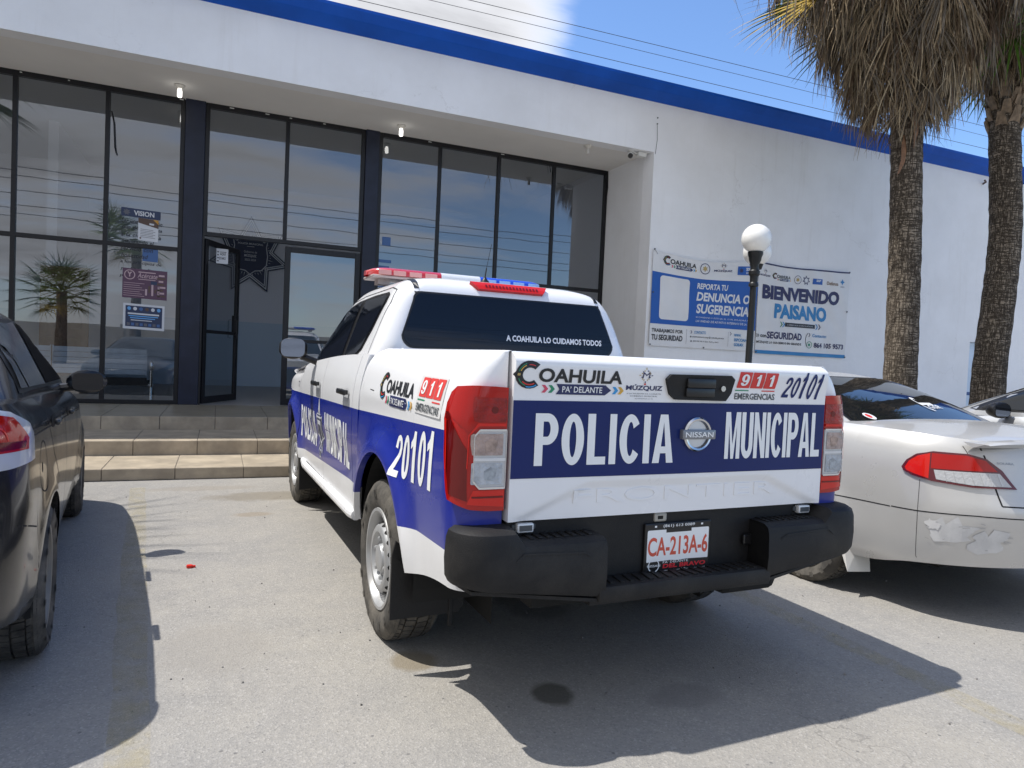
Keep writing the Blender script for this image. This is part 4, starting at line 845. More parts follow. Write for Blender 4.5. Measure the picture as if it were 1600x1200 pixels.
def nine(D, u0, v0, u1, v1, lay=0, red=VRED, plate=True, sh=.18):
    W_, H = u1 - u0, v1 - v0; U = lambda a: u0 + W_ * a; V = lambda c: v0 + H * c
    if plate: D.rect(U(-.06), V(-.08), U(1.06), V(1.06), VOFF, lay, min(abs(W_), H) * .06); lay += 1
    s_ = sh * (1 if W_ > 0 else -1)
    for k, t in enumerate('911'):
        a0, a1 = .02 + .32 * k, .32 + .32 * k; D.rect(U(a0), V(.42), U(a1), V(1.0), red, lay, abs(W_) * .015, s_); V_, F_ = block(t, .34 if t != '1' else .5); ua, ub = U(a0 + (.095 if k else .06)), U(a1 - (.10 if k else .06)); va, vb = V(.50), V(.92); D.raw([(ua + (ub - ua) * p_ + s_ * (va + (vb - va) * q_ - V(.42)), va + (vb - va) * q_) for p_, q_ in V_], F_, VWH, lay + 1)
    D.rect(U(.0), V(.31), U(.32), V(.35), VGRN, lay); D.rect(U(.64), V(.31), U(.96), V(.35), red, lay); D.text('EMERGENCIAS', U(.0), V(.0), U(.98), V(.23), VDK, lay, .02, res=2)
def muzquiz(D, u0, v0, u1, v1, m=VNV, small=True, lay=0):
    W_, H = u1 - u0, v1 - v0; U = lambda a: u0 + W_ * a; V = lambda c: v0 + H * c; A = abs(W_)
    for k in range(16):
        a = 2 * math.pi * k / 16; rx, ry = (.20, .25) if k % 4 == 0 else (.15, .18); c, s_ = math.cos(a), math.sin(a); D.poly([(U(.5 + c * rx * .72 - s_ * .02), V(.73 + s_ * ry * .72 + c * .02)), (U(.5 + c * rx), V(.73 + s_ * ry)), (U(.5 + c * rx * .72 + s_ * .02), V(.73 + s_ * ry * .72 - c * .02))], VGOLD if k % 3 else m, lay)
    D.text('M', U(.40), V(.65), U(.60), V(.82), m, lay, .0, .15); D.poly(ellipse(U(.5), V(.47), A * .03, H * .03, 8), VRED, lay)
    D.text('MÚZQUIZ', U(0), V(.26), U(1), V(.46), m, lay, .03, res=3)
    if small: D.text('A LA VALIENTES DE CORAZÓN', U(.03), V(.165), U(.97), V(.21), VDK, lay, 0, res=1); D.text('GOBIERNO MUNICIPAL', U(.12), V(.09), U(.88), V(.13), VDK, lay, 0, res=1); D.text('ADMINISTRACIÓN', U(.25), V(.02), U(.75), V(.055), VDK, lay, 0, res=1)
D = Dec(TG, .035, .002, .0016); coahuila(D, -.728, 1.188, -.300, 1.308); D.build('state_sticker', tgo)
D = Dec(TG, .035, .002, .0016); muzquiz(D, -.285, 1.182, -.125, 1.305); D.build('town_sticker', tgo)
D = Dec(TG, .035, .002, .0016); nine(D, .224, 1.191, .440, 1.300, plate=False); D.build('emergency_sticker', tgo)
D = Dec(TG, .03, .002, .0016)
for k, t in enumerate('20101'):                              # hand-set wavy unit number
    u = .470 + .0445 * k; hgt = (.083, .085, .108, .105, .106)[k]; zb = (1.203, 1.202, 1.2, 1.198, 1.198)[k]; u2 = u + (.036 if t != '1' else .024); V, F = block(t, .30 if t != '1' else .5); D.raw([(u + (u2 - u) * p_ + .30 * hgt * q_ , zb + hgt * q_) for p_, q_ in V], F, VBLUE, 0)
D.build('unit_number', tgo)
# embossed model name in the pressed field
D = Dec(TG, .15, .0, .001); D.raw(*[(lambda v, f: ([(-.475 + .95 * a, .808 + .050 * c) for a, c in v], f))(*text2d('FRONTIER', .0, 3))][0], WHT, 0, .003); D.build('embossed_name', tgo)
# maker's badge
BX, BZ = .047, 1.055
b = MB(); b.lathe([(.050, -.010), (.054, -.018), (.060, -.020), (.066, -.014), (.067, 0), ], 40, 'y', (BX, -.988, BZ))
bo = b.build('badge', CHR, tgo, True, 40)
MB().box(BX - .078, -1.012, BZ - .018, BX + .078, -.99, BZ + .018, bev=.003).build('badge_bar', mat('badge_bar_grey', (.23, .24, .26), .35, .4), bo, True)
MB().lathe([(.0, -.008), (.052, -.008), (.052, 0)], 36, 'y', (BX, -.988, BZ)).build('badge_disc', mat('badge_silver', (.60, .62, .66), .3, .7), bo, True)
D = Dec(planefn((0, -1.0122, 0), (1, 0, 0), (0, 0, 1), (0, -1, 0)), None, .0003); D.text('NISSAN', BX - .066, BZ - .010, BX + .066, BZ + .010, VWH, 0, .01); D.build('badge_lettering', bo)
# handle
D = Dec(TG, .05, .002, .002); hp = [(-.118, 1.262), (-.10, 1.280), (.185, 1.283), (.205, 1.268), (.196, 1.215), (.172, 1.184), (-.068, 1.186), (-.095, 1.205)]
D.poly(hp, PLA, 0, .012); ho = D.build('handle', tgo)
b = MB(); b.box(-.03, -1.018, 1.198, .105, -1.0, 1.232, bev=.004).box(-.03, -1.024, 1.232, .105, -1.002, 1.268, bev=.006); b.build('handle_latch', TRIM, ho, True)
MB().lathe([(0, -.012), (.011, -.012), (.0125, -.006), (.0125, 0)], 16, 'y', (.148, -1.003, 1.232)).build('lock', CHR, ho, True)
# ---- tail lamps wrapping the bed corners
bb = bvh_of(bedo)
for s in (-1, 1):
    c = Vector((s * .62, -.70, 0)); 
    def cyl(a, z, off, s=s, c=c):
        """a: angle round the bed corner from the side (0) to the rear (90 deg)"""
        d = Vector((s * math.cos(a), -math.sin(a), 0)); h, nn, i, dd = bb.ray_cast(c + Vector((0, 0, z)) + d * 1.2, -d)
        h2, n2, i2, d2 = bb.find_nearest(h); n_ = n2 if n2.dot(d) > 0 else -n2; return tuple(h + n_ * off)
    for_y = lambda y: math.atan2(-(y + .70), .29); for_x = lambda x: math.atan2(.255, x - .62)
    AI = for_x(.7405)
    out = [(AI, .797), (AI, 1.213), (for_x(.79), 1.216), (for_x(.855), 1.214), (for_y(-.92), 1.206), (for_y(-.89), 1.185), (for_y(-.870), 1.15), (for_y(-.865), 1.10), (for_y(-.873), 1.0), (for_y(-.888), .90), (for_y(-.905), .83), (for_x(.86), .803), (for_x(.80), .797)]
    D = Dec(cyl, .06, .0, .001); D.poly(out, RLENS, 0, .020); lo = D.build('tail_lamp', truck, True)
    D = Dec(cyl, .06, .0215, .0012)
    D.poly([(AI - .01, 1.075), (AI - .01, 1.20), (for_x(.86), 1.20), (for_y(-.915), 1.175), (for_y(-.895), 1.12), (for_x(.87), 1.06)], RLENS, 0); D.poly([(AI - .01, .81), (AI - .01, .868), (for_x(.85), .868), (for_x(.87), .82)], RBRT, 0)
    D.poly([(for_y(-.876), 1.12), (for_y(-.895), 1.12), (for_x(.878), 1.0), (for_x(.872), .86), (for_x(.868), .83), (for_y(-.912), .85), (for_y(-.898), .92), (for_y(-.884), 1.0)], RDEEP, 0)
    bx_ = for_x(.80); D.poly(rrect(bx_ - .14, 1.098, bx_ + .16, 1.178, .012, 3), mat('red_lens_inner', (.27, .006, .004), .14, coat=.4, spec=.3, var=.35, vscale=25, bump=.4, bscale=80), 1); D.poly(ellipse(bx_ + .03, 1.137, .035, .012, 12), RDEEP, 2); D.poly(line2([(AI - .02, 1.088), (bx_ - .1, 1.088), (for_x(.872), 1.05), (for_x(.875), .94)], .010), RBRT, 4); D.poly(line2([(AI - .02, .845), (for_x(.855), .845)], .006), RDEEP, 2); D.poly([(for_y(-.882), 1.10), (for_y(-.888), 1.10), (for_y(-.900), .93), (for_y(-.894), .93)], RBRT, 3); D.build('red_section', lo, True)  # the narrow bright strip along the outer edge is a highlight painted in colour
    D = Dec(cyl, .05, .023, .0012); a1 = for_x(.853)
    cl = [(AI - .012, .876), (AI - .012, 1.07), (a1 + .03, 1.07), (a1, 1.05), (a1, .90), (a1 + .04, .876)]; D.poly(cl, CLENS, 0, .003)
    D.poly(line2([(AI - .012, .972), (a1, .972)], .010), VOFF, 4); ring = cl + [cl[0]]; [D.poly(line2(ring[i:i + 2], .007), CREF, 5) for i in range(len(cl))]; bx_ = for_x(.81); [(D.poly(rrect(bx_ - .12, zc1 - .036, bx_ + .15, zc1 + .036, .006, 2), m0, 4), D.poly([(bx_ - .02, zc1 - .020), (bx_ + .07, zc1 - .024), (bx_ + .09, zc1 + .012), (bx_ + .03, zc1 + .024), (bx_ - .03, zc1 + .010)], m1, 5)) for zc1, m0, m1 in ((1.022, mat('lens_upper', (.36, .27, .24), .15, coat=.6, bump=.5, bscale=90, var=.25, vscale=30), mat('lens_upper_deep', (.35, .26, .22), .25, var=.3, vscale=40)), (.924, mat('lens_lower', (.38, .41, .45), .12, coat=.6, bump=.5, bscale=90, var=.25, vscale=30), mat('lens_lower_deep', (.32, .35, .38), .25, var=.3, vscale=40)))]; [(D.poly(rrect(bx_ - .11, zc1 - .030, bx_ + .13, zc1 + .030, .022, 5), CREF, 4), D.poly(ellipse(bx_ + .03, zc1 - .002, .055, .017, 16), m1, 5), D.poly(ellipse(bx_ + .025, zc1 + .003, .02, .006, 10), m2_, 6)) for zc1, m1, m2_ in ()]; [D.poly(line2([(bx_ - .30 + .05 * k, .98), (bx_ - .30 + .05 * k, .99)], .002), BGREY, 7) for k in range(0)]
    D.build('clear_section', lo, True)
# ---- side decals, left and right
BL = lambda s: (lambda a, c, off: (s * (float(hw_bed(a, c)) + off), a, c)); CL = lambda s: (lambda a, c, off: (s * (float(hw_cab(a, c)) + off), a, c))
for s in (-1, 1):
    fl = (lambda u0, u1: (u0, u1)) if s < 0 else (lambda u0, u1: (u1, u0))
    D = Dec(BL(s), .05, .0022, .0014); u0, u1 = fl(.14, -.41); coahuila(D, u0, 1.070, u1, 1.225); D.build('state_sticker', bedo)
    D = Dec(BL(s), .05, .0022, .0014); u0, u1 = fl(-.475, -.755); nine(D, u0, 1.095, u1, 1.225, red=VSALM); D.build('emergency_sticker', bedo)
    D = Dec(BL(s), .05, .0022, .0014)
    for k, t in enumerate('20101'):
        g0 = -.235 - .103 * k; wd = .086 if t != '1' else .062; u0, u1 = (g0, g0 - wd) if s < 0 else (-.72 + .103 * k + .02, -.72 + .103 * k + .02 + wd); V, F = block(t, .34 if t != '1' else .5); z0_, z1_ = .80 + .004 * k, .972 + .012 * k + (.015 if k > 1 else 0); D.raw([(u0 + (u1 - u0) * (p_ + .10 * (q_ - .5)), z0_ + (z1_ - z0_) * q_) for p_, q_ in V], F, VWH, 0)
    D.build('unit_number', bedo)
    for o, ss, y0, y1 in cabs:
        if ss != s: continue
        front = y1 > 2; D = Dec(CL(s), .12, .0018, .001)
        if front: u0, u1 = fl(2.66, 1.98); blocktext(D, 'POLICIA', u0, .625, u1, .875, VWH)
        else: u0, u1 = fl(1.58, .80); blocktext(D, 'MUNICIPAL', u0, .648, u1, .905, VWH, gap=.10)
        D.build('lettering', o)
        # handle: black pull in a scooped recess
        hy = y0 + .175; x = s * float(hw_cab(hy, 1.075))
        b = MB(); b.box(-.011, -.10, -.016, .011, .10, .016, bev=.009); ho = b.build('handle', TRIM, o, True); ho.location = (x + s * .032, hy, 1.083)
        MB().box(-.02, -.085, -.013, .012, -.055, .013, bev=.004).box(-.02, .06, -.013, .012, .085, .013, bev=.004).build('handle_mount', TRIM, ho).location = (-s * .012, 0, 0)
        D = Dec(CL(s), .03, .0012, .001); D.poly(ellipse(hy, 1.072, .085, .036), mat('handle_recess', (.55, .56, .58), .4), 0); D.build('handle_recess', o)
    D = Dec(CL(s), .05, .0022, .001); yc = 1.80; sg = 1 if s > 0 else -1                # police star between the words
    D.poly(star(yc, .76, .15, .085, 7, sy=1.15), SILV, 0); D.poly(star(yc, .76, .128, .072, 7, sy=1.15), ENAVY, 1); D.poly([(yc, 1.0), (yc + .035, .88), (yc - .035, .88)], SILV, 0); D.poly([(yc - .06, .83), (yc + .06, .83), (yc + .055, .70), (yc, .66), (yc - .055, .70)], SILV, 2); D.poly([(yc - .045, .80), (yc + .045, .80), (yc + .04, .71), (yc, .68), (yc - .04, .71)], ENAVY, 3)
    D.rect(yc - .08, .845, yc + .08, .858, SILV, 3); D.rect(yc - .07, .87, yc + .07, .878, SILV, 3); D.poly(ellipse(yc, .60, .028, .03), SILV, 0); D.poly(ellipse(yc, .60, .018, .02), ENAVY, 1)
    D.build('star_decal', [o for o, ss, y0, y1 in cabs if ss == s and y1 > 2][0])
    D = Dec(CL(s), .1, .0018, .001); u0, u1 = fl(2.86, 2.78); D.text('LE 4x2', u0, 1.01, u1, 1.035, INKG, 0); D.rect(2.78, 1.045, 2.86, 1.055, INKG, 0); 
    D.build('side_badge', truck)
    D = Dec(BL(s), .1, .0014); D.poly(line2([(.33, 1.13), (.25, 1.128)], .004), GAP); D.build('scratch', bedo)
    # rocker step, mirror, mud flaps
    b = MB(); b.tube([(s * .885, .64, .425), (s * .892, .72, .420), (s * .892, 2.50, .405), (s * .885, 2.62, .43)], .028, 10); b.build('rocker_panel', WHT, truck, True)
    mo = MB(); mo.lathe([(.0, -.045), (.075, -.045), (.09, -.03), (.092, 0), (.08, .05), (.05, .085), (0, .095)], 28, 'y'); v = [((p[0]) * 1.18, p[1], p[2] * .86) for p in mo.v]
    v = [(math.copysign(min(abs(p[0]), .098) if abs(p[0]) > .0 else 0, p[0]), p[1], p[2]) for p in v]
    M2 = MB(); M2.add(v, mo.f); M2.tube([(-s * .05, .02, -.05), (-s * .13, .03, -.075), (-s * .17, .04, -.09)], .024, 8); mm = M2.build('mirror', TRIM, truck, True); mm.location = (s * 1.045, 2.20, 1.318); mm.rotation_euler = (R(-8), 0, s * R(14))
    G = Dec(planefn((0, -.0465, 0), (1, 0, 0), (0, 0, 1), (0, -1, 0)), None, .0); G.poly(rrect(-.083, -.066, .083, .066, .04, 6), mat('mirror_glass', (.17, .20, .26), .05, 1), 0); G.build('mirror_glass', mm)
    b = MB(); yf = -.375; pts = [(.955, .225), (.955, .49), (.94, .55), (.90, .52), (.86, .475), (.80, .45), (.66, .45), (.645, .26), (.67, .235)]
    q = [(s * x, yf - .02 * (x < .7), z) for x, z in pts]; n_ = len(q); b.add(q + [(a, y + .012, c) for a, y, c in q], [list(range(n_)), list(range(n_, 2 * n_))[::-1]] + [[i, (i + 1) % n_, n_ + (i + 1) % n_, n_ + i] for i in range(n_)])
    q = [(s * .955, yf, .165), (s * .957, yf + .16, .30), (s * .950, yf - .045, .62), (s * .955, yf, .47)]
    b.box(s * .70 - .01, yf - .024, .18, s * .70 + .01, yf - .012, .43, bev=.004); b.build('mud_flap', PLA, truck)
    b = MB(); yf = 2.735; q = [(s * .90, yf, .165), (s * .905, yf, .44), (s * .62, yf, .44), (s * .62, yf, .19)]; b.add(q + [(a, y + .012, c) for a, y, c in q], [[0, 1, 2, 3], [4, 5, 6, 7], [0, 1, 5, 4], [1, 2, 6, 5], [2, 3, 7, 6], [3, 0, 4, 7]]); b.build('mud_flap', PLA, truck)
    wheel(truck, s * .800, .06, .367, .212, s, .222); wheel(truck, s * .785, 3.15, .367, .212, s, .215)
# ---- rear bumper: step in the middle, padded blocks and wrap-round ends
YB = -1.065
def bumper():
    b = MB()
    for s in (-1, 1):
        path = [(.375, YB, 0)] + [(x, YB, 0) for x in np.linspace(.40, .80, 12)]; nrm = [(0, -1)] * len(path)
        for t in np.linspace(0, 1, 10)[1:]:
            a = t * R(88); path.append((.80 + .125 * math.sin(a), YB + .115 * (1 - math.cos(a)), 0)); nrm.append((math.sin(a), -math.cos(a)))
        path.append((.9255, YB + .14, 0)); nrm.append((1, -.05))
        P = []
        for (x, y, _), (nx, ny) in zip(path, nrm):
            cap = float(np.clip((x - .695) / .03, 0, 1)); cap = cap * cap * (3 - 2 * cap); zt = .700 + .045 * cap; zb = .485 + .065 * float(np.clip((x - .40) / .5, 0, 1)) ** 1.0
            prof = [(.045, zb), (.012, zb + .008), (.0, zb + .03), (-.004, zb + .09), (.0, zt - .035), (.008, zt - .012), (.028, zt), (.06, zt + .002), (.13, zt + .002), (.16, zt)]
            P.append([(s * (x - nx * d), y - ny * d, z) for d, z in prof])
        b.grid(np.array(P), flip=s > 0)
        end = [tuple(p) for p in P[0]]; b.add(end + [(end[-1][0], end[-1][1], .485)], [list(range(11))])          # inner cheek
        b.add([tuple(p) for p in P[0]][:1] + [(s * .375, -.95, .485), (s * .375, -.95, .70)] + [tuple(p) for p in P[0]][::-1][:-1], [list(range(12))])
    b.box(-.40, YB, .470, .40, -.945, .528, bev=.012).box(-.42, YB + .03, .455, .42, -.95, .49)
    for s in (-1, 1): b.add([(s * .40, YB + .015, .484), (s * .86, YB + .055, .541), (s * .885, -.92, .549), (s * .42, -.90, .486), (s * .40, YB + .015, .472), (s * .86, YB + .055, .529), (s * .885, -.92, .537), (s * .42, -.90, .474)], [[0, 1, 2, 3], [4, 5, 6, 7], [0, 1, 5, 4], [1, 2, 6, 5]])
    t = b
    for k in range(17):                                      # tread ribs on the step and pads
        x = -.335 + .042 * k; t.add([(x + q * .009 + (y_ - YB) * (.15 if x < 0 else -.15), y_, z) for z in (.528, .533) for y_ in (YB + .022, -.97) for q in (-1, 1)], [[4, 5, 7, 6], [0, 1, 5, 4], [2, 3, 7, 6], [0, 2, 6, 4], [1, 3, 7, 5]])
    for s in (-1, 1):
        for k in range(8): x = s * (.415 + .033 * k); t.box(x - .009, YB + .05, .701, x + .009, YB + .125, .707, bev=.002)
    nt_ = len(b.f)
    for s in (-1, 1):                                        # moulded panel lines on the blocks and tow eye hole
        q = [(.44, .64), (.47, .655), (.70, .665), (.73, .64)]
        for i in range(3): b.add([(s * q[i][0], YB + .0045 - .01, q[i][1]), (s * q[i + 1][0], YB + .0045 - .01, q[i + 1][1]), (s * q[i + 1][0], YB - .0045, q[i + 1][1] + .006), (s * q[i][0], YB - .0045, q[i][1] + .006)], [[0, 1, 2, 3]])
    o = b.build('rear_bumper', PLD, truck, True, 32)
    b = MB(); b.box(-.722, -.955, .50, .722, -.94, .752, bev=.003).box(-.722, -.952, .735, .722, -.93, .755); pn = b.build('plate_recess', PLA, truck)
    MB().box(-.105, -.962, .716, -.045, -.94, .752, bev=.008).build('latch_catch', mat('bare_metal', (.4, .39, .36), .5, .4), pn); MB().box(-.095, -.9625, .722, -.06, -.955, .745, bev=.006).build('latch_hole', DARK, pn)
    for s in (-1, 1):                                        # small white strobes
        b = MB(); b.box(s * .655 - .032, -.978, .715, s * .655 + .032, -.95, .748, bev=.006); so_ = b.build('strobe_lamp', WLENS, truck, True); MB().box(s * .655 - .046, -.962, .722, s * .655 + .046, -.948, .741, bev=.004).box(s * .655 - .024, -.980, .722, s * .655 + .024, -.977, .741).build('lamp_base', VDK, so_)
    MB().box(.33, YB + .09, .60, .376, -.965, .645, bev=.008).build('trailer_socket', TRIM, o)
    MB().box(-.376, YB + .075, .565, -.37, -.965, .66, bev=.002).build('side_pocket', TRIM, o)
bumper()
pl_ = empty('number_plate', (.009, -.957, .615)); pl_.parent = truck
MB().box(-.158, -.010, -.095, .158, 0, .098, bev=.005).build('plate_frame', TRIM, pl_)
D = Dec(planefn((0, -.0105, 0), (1, 0, 0), (0, 0, 1), (0, -1, 0)), None, .0004, .0005)
D.rect(-.146, -.052, .146, .072, VWH, 0, .006); D.text('CA-213A-6', -.142, -.028, .142, .045, mat('plate_red', (.62, .09, .05), .5), 1, .022, res=5); D.text('(861) 613 0089', -.075, .078, .075, .092, VWH, 1, .01, res=2); D.rect(-.115, .082, -.105, .089, VWH, 1); D.rect(.105, .082, .115, .089, VWH, 1)
D.rect(-.06, .060, .06, .0735, TRIM, 1); D.poly([(-.15, -.093), (.15, -.093), (.15, -.05), (.04, -.047), (.0, -.05), (-.04, -.047), (-.15, -.05)], TRIM, 1); D.poly(arcband(-.112, -.064, .022, .026, 0, 360, 24), VWH, 2); D.text('NISSAN', -.142, -.069, -.082, -.060, VWH, 3, .01, res=2)
D.text("PA’ DELANTE", -.07, -.058, .05, -.049, VWH, 2, 0, res=1); D.text('DEL BRAVO', -.07, -.077, .135, -.060, mat('dealer_red', (.62, .02, .03), .5), 2, .04, .1, res=2); D.text('www.nissandelbravo.com.mx', -.07, -.091, .135, -.081, VWH, 2, 0, res=1)
D.build('plate_face', pl_)
# ---- light bar and aerial
lbar = empty('light_bar', (-.015, 1.60, 1.822)); lbar.parent = truck
def lens(x0, x1, m, name, endl=0, endr=0):
    xs_ = np.linspace(x0, x1, 15); P = []
    for x in xs_:
        e = max(0, 1 - (x - x0) / .16) if endl else (max(0, 1 - (x1 - x) / .16) if endr else 0); k = math.sqrt(max(.04, 1 - e ** 2.4)); d = .145 * k; t = .062 * (.55 + .45 * k)
        P.append([(x, -d, .012), (x, -d * 1.0, .030), (x, -d * .96, t * .78), (x, -d * .82, t), (x, 0, t + .004), (x, d * .82, t), (x, d * .96, t * .78), (x, d, .03), (x, d, .012)])
    b = MB(); b.grid(np.array(P)); b.add([tuple(q) for q in P[0]], [list(range(9))]); b.add([tuple(q) for q in P[-1]], [list(range(9))]); o = b.build(name, m, lbar, True, 40); return o
RBAR = mat('beacon_red', (.62, .015, .015), .12, coat=1, trans=.15)
l1 = lens(-.66, -.165, RBAR, 'red_lens', endl=1); l2 = lens(-.163, .125, WLENS, 'white_centre'); l3 = lens(.127, .65, BLENS, 'blue_lens', endr=1)
PKR = mat('beacon_pink', (.70, .33, .30), .2); PKB = mat('beacon_pale_blue', (.25, .40, .72), .2)
for o, m, xs_ in ((l1, PKR, (-.60, -.50, -.39, -.28)), (l3, PKB, (.16, .27, .38, .50))):
    b = MB()
    for x in xs_: b.box(x, -.149, .012, x + .085, -.140, .044, bev=.003)
    b.build('led_module', m, o)
MB().box(-.64, -.135, -.008, .62, .135, .012, bev=.008).box(-.58, -.05, -.045, -.50, .05, -.005).box(.48, -.05, -.045, .56, .05, -.005).build('bar_base', mat('bar_base_pale', (.5, .42, .40), .4), lbar)
MB().lathe([(.03, 0), (.028, .012), (.012, .03), (.006, .045), (0, .045)], 16, 'z', (-.10, .86, 1.765)).tube([(-.10, .86, 1.80), (-.098, .845, 1.86)], .004, 6).tube([(-.098, .845, 1.86), (-.09, .80, 2.0)], .0016, 5).build('aerial', TRIM, truck, True)
# front end: grille and headlamps
fw = bvh_of(*[o for o in truck.children if o.name.startswith('front_wing')]); FF = bvhfn(fw, (0, 6, 0), (1, 0, 0), (0, 0, 1), (0, -1, 0))
D = Dec(FF, .05, .003, .002); D.poly([(-.42, .62), (.42, .62), (.48, .90), (-.48, .90)], TRIM, 0, .01); D.build('grille', truck, True)
for s in (-1, 1): D = Dec(FF, .04, .003, .002); D.poly([(s * .50, .84), (s * .70, .86), (s * .74, .95), (s * .52, .93)], WLENS, 0, .01); D.build('headlamp', truck, True)
# ================================================================== the other cars
def make_car(name, loc, rz, label, c, paint, glass, group=None):
    """saloon body from rounded plan loops; c: dict of proportions. Local frame: rear axle centre on the ground, y forward"""
    root = empty(name, loc, rz, label, 'car', group)
    hw, WB, Y0, Y1, YR, YF = c['hw'], c['wb'], c['y0'], c['y1'], c['yr'], c['yf']; nr = c.get('nr', 2.5); nf = 2.3
    Ra = c['arch']; zc = c['R']; base = c['base']
    def ztop(y): return float(cr(c['ty'], c['tz'], y))
    rearz = c['rz']                                           # rear profile: z, set-forward of the tail
    def yr(z): return YR + float(cr(rearz[0], rearz[1], z))
    def prof(v): return cr([0, .10, .28, .55, .72, .86, .94, 1.0], c.get('prof', [.93, .97, .993, 1.0, .992, .972, .945, .895]), v)
    def fl(y, z):
        s = 0
        for yc in (0, WB): r = np.hypot(y - yc, z - zc); q = max(r - Ra, 0); s += .020 * math.exp(-(q / .07) ** 2)
        return s * float(np.clip((ztop(y) - .12 - z) / .15, 0, 1))
    def zbase(y):
        b0 = float(cr(c['by'], c['bz'], y))
        for yc in (0, WB):
            d = abs(y - yc)
            if d < Ra: b0 = max(b0, zc + math.sqrt(Ra * Ra - d * d))
        return b0
    cl = []
    for t in np.linspace(0, 1, 22, endpoint=False): cl.append(('r', t * math.pi / 2))
    ys = set(np.round(np.arange(Y0, Y1, .06), 4)) | {Y0, Y1}
    for yc in (0, WB):
        hb = math.sqrt(max(Ra ** 2 - max(base - zc, 0) ** 2, 0)) if base > zc else Ra
        ys = {y for y in ys if abs(y - yc) > hb + .004} | {round(yc + hb * math.cos(t), 4) for t in np.linspace(0, math.pi, 33)}
    for y in sorted(q for q in ys if Y0 - 1e-6 <= q <= Y1 + 1e-6): cl.append(('s', float(y)))
    for t in np.linspace(0, 1, 16)[1:]: cl.append(('f', t * math.pi / 2))
    nv = 24; P = []
    for k, t in cl:
        col = []
        yy = {'r': Y0 - (Y0 - YR) * math.cos(t) ** (2 / nr) if k == 'r' else 0, 's': t, 'f': Y1 + (YF - Y1) * math.sin(t) ** (2 / nf) if k == 'f' else 0}[k]
        a, b = zbase(yy), ztop(yy); hk = float(cr(c['wy'], c['wx'], yy))
        for i in range(nv):
            v = i / (nv - 1); z = a + (b - a) * v; vr = (z - base) / (b - base); x = hw * hk * float(prof(max(vr, 0)))
            if k == 's': x += fl(yy, z); y = yy
            elif k == 'r': y = Y0 - (Y0 - yr(z)) * math.cos(t) ** (2 / nr); x *= math.sin(t) ** (2 / nr) if t > 0 else 0
            else: y = Y1 + (YF - .10 * max(0, z - .6) - Y1) * math.sin(t) ** (2 / nf); x *= max(math.cos(t), 0) ** (2 / nf)
            col.append((x, y, z))
        P.append(col)
    P = np.array(P); full = np.concatenate([P, mir(P)[::-1][1:]])
    b = MB(); b.grid(full); n = len(P)
    deck = []
    for j in range(n):                                        # bonnet, boot lid and cabin floor
        x, y, z = P[j][-1]; cw = float(cr(c['ty'], c['crown'], y)); deck.append([(x * u, y, z + cw * (1 - abs(u) ** 2.4) * min(1, x / .3)) for u in np.linspace(-1, 1, 21)])
    b.grid(np.array(deck)); body = b.build('body', paint, root, True, 40)
    g = MB(); G = greenhouse(c['gh']); g.grid(G, closed=True); g.add(G[-1].tolist(), [list(range(len(G[-1])))]); cabin = g.build('cabin', paint, root, True, 50)
    u = MB()
    for s in (-1, 1):
        for yc in (0, WB):
            th = np.linspace(-.2, math.pi + .2, 26); u.grid(np.array([[(s * x, yc + (Ra + .006) * math.cos(t), zc + (Ra + .006) * math.sin(t)) for x in (hw - .035, .5)] for t in th]))
    u.box(-.55, YR + .5, .24, .55, YF - .3, .34).box(-.70, .4, .20, .70, WB - .4, .3).tube([(-.7, 0, .3), (.7, 0, .3)], .03, 8); u.build('underbody', DARK, root)
    for s in (-1, 1):
        for yc in (0, WB): wheel(root, s * (hw - .105), yc, c['R'], .20, s, c['R'] * .66, 'alloy', c.get('rim'))
    bvb, bvg = bvh_of(body, cabin), bvh_of(cabin)
    pj = dict(L=bvhfn(bvb, (-3, 0, 0), (0, 1, 0), (0, 0, 1), (1, 0, 0)), R=bvhfn(bvb, (3, 0, 0), (0, 1, 0), (0, 0, 1), (-1, 0, 0)), B=bvhfn(bvb, (0, -4, 0), (1, 0, 0), (0, 0, 1), (0, 1, 0)), F=bvhfn(bvb, (0, 7, 0), (1, 0, 0), (0, 0, 1), (0, -1, 0)), T=bvhfn(bvb, (0, 0, 4), (1, 0, 0), (0, 1, 0), (0, 0, -1)))
    def corner(s, front=False):
        ctr = Vector((s * (hw - .42), (Y0 - .02) if not front else Y1 + .02, 0))
        def fn(a, z, off):                                    # a: 0 on the side, pi/2 on the tail
            d = Vector((s * math.cos(a), -math.sin(a) * (-1 if front else 1), 0)); h, nn, i, dd = bvb.ray_cast(ctr + Vector((0, 0, z)) + d * 2, -d)
            if h is None: h, nn, i, dd = bvb.find_nearest(ctr + Vector((0, 0, z)) + d * .5)
            nn = nn if nn.dot(d) > 0 else -nn; return tuple(h + nn * off)
        return fn, (lambda x, y: math.atan2(-(y - ctr.y) if not front else (y - ctr.y), s * (x - ctr.x)))
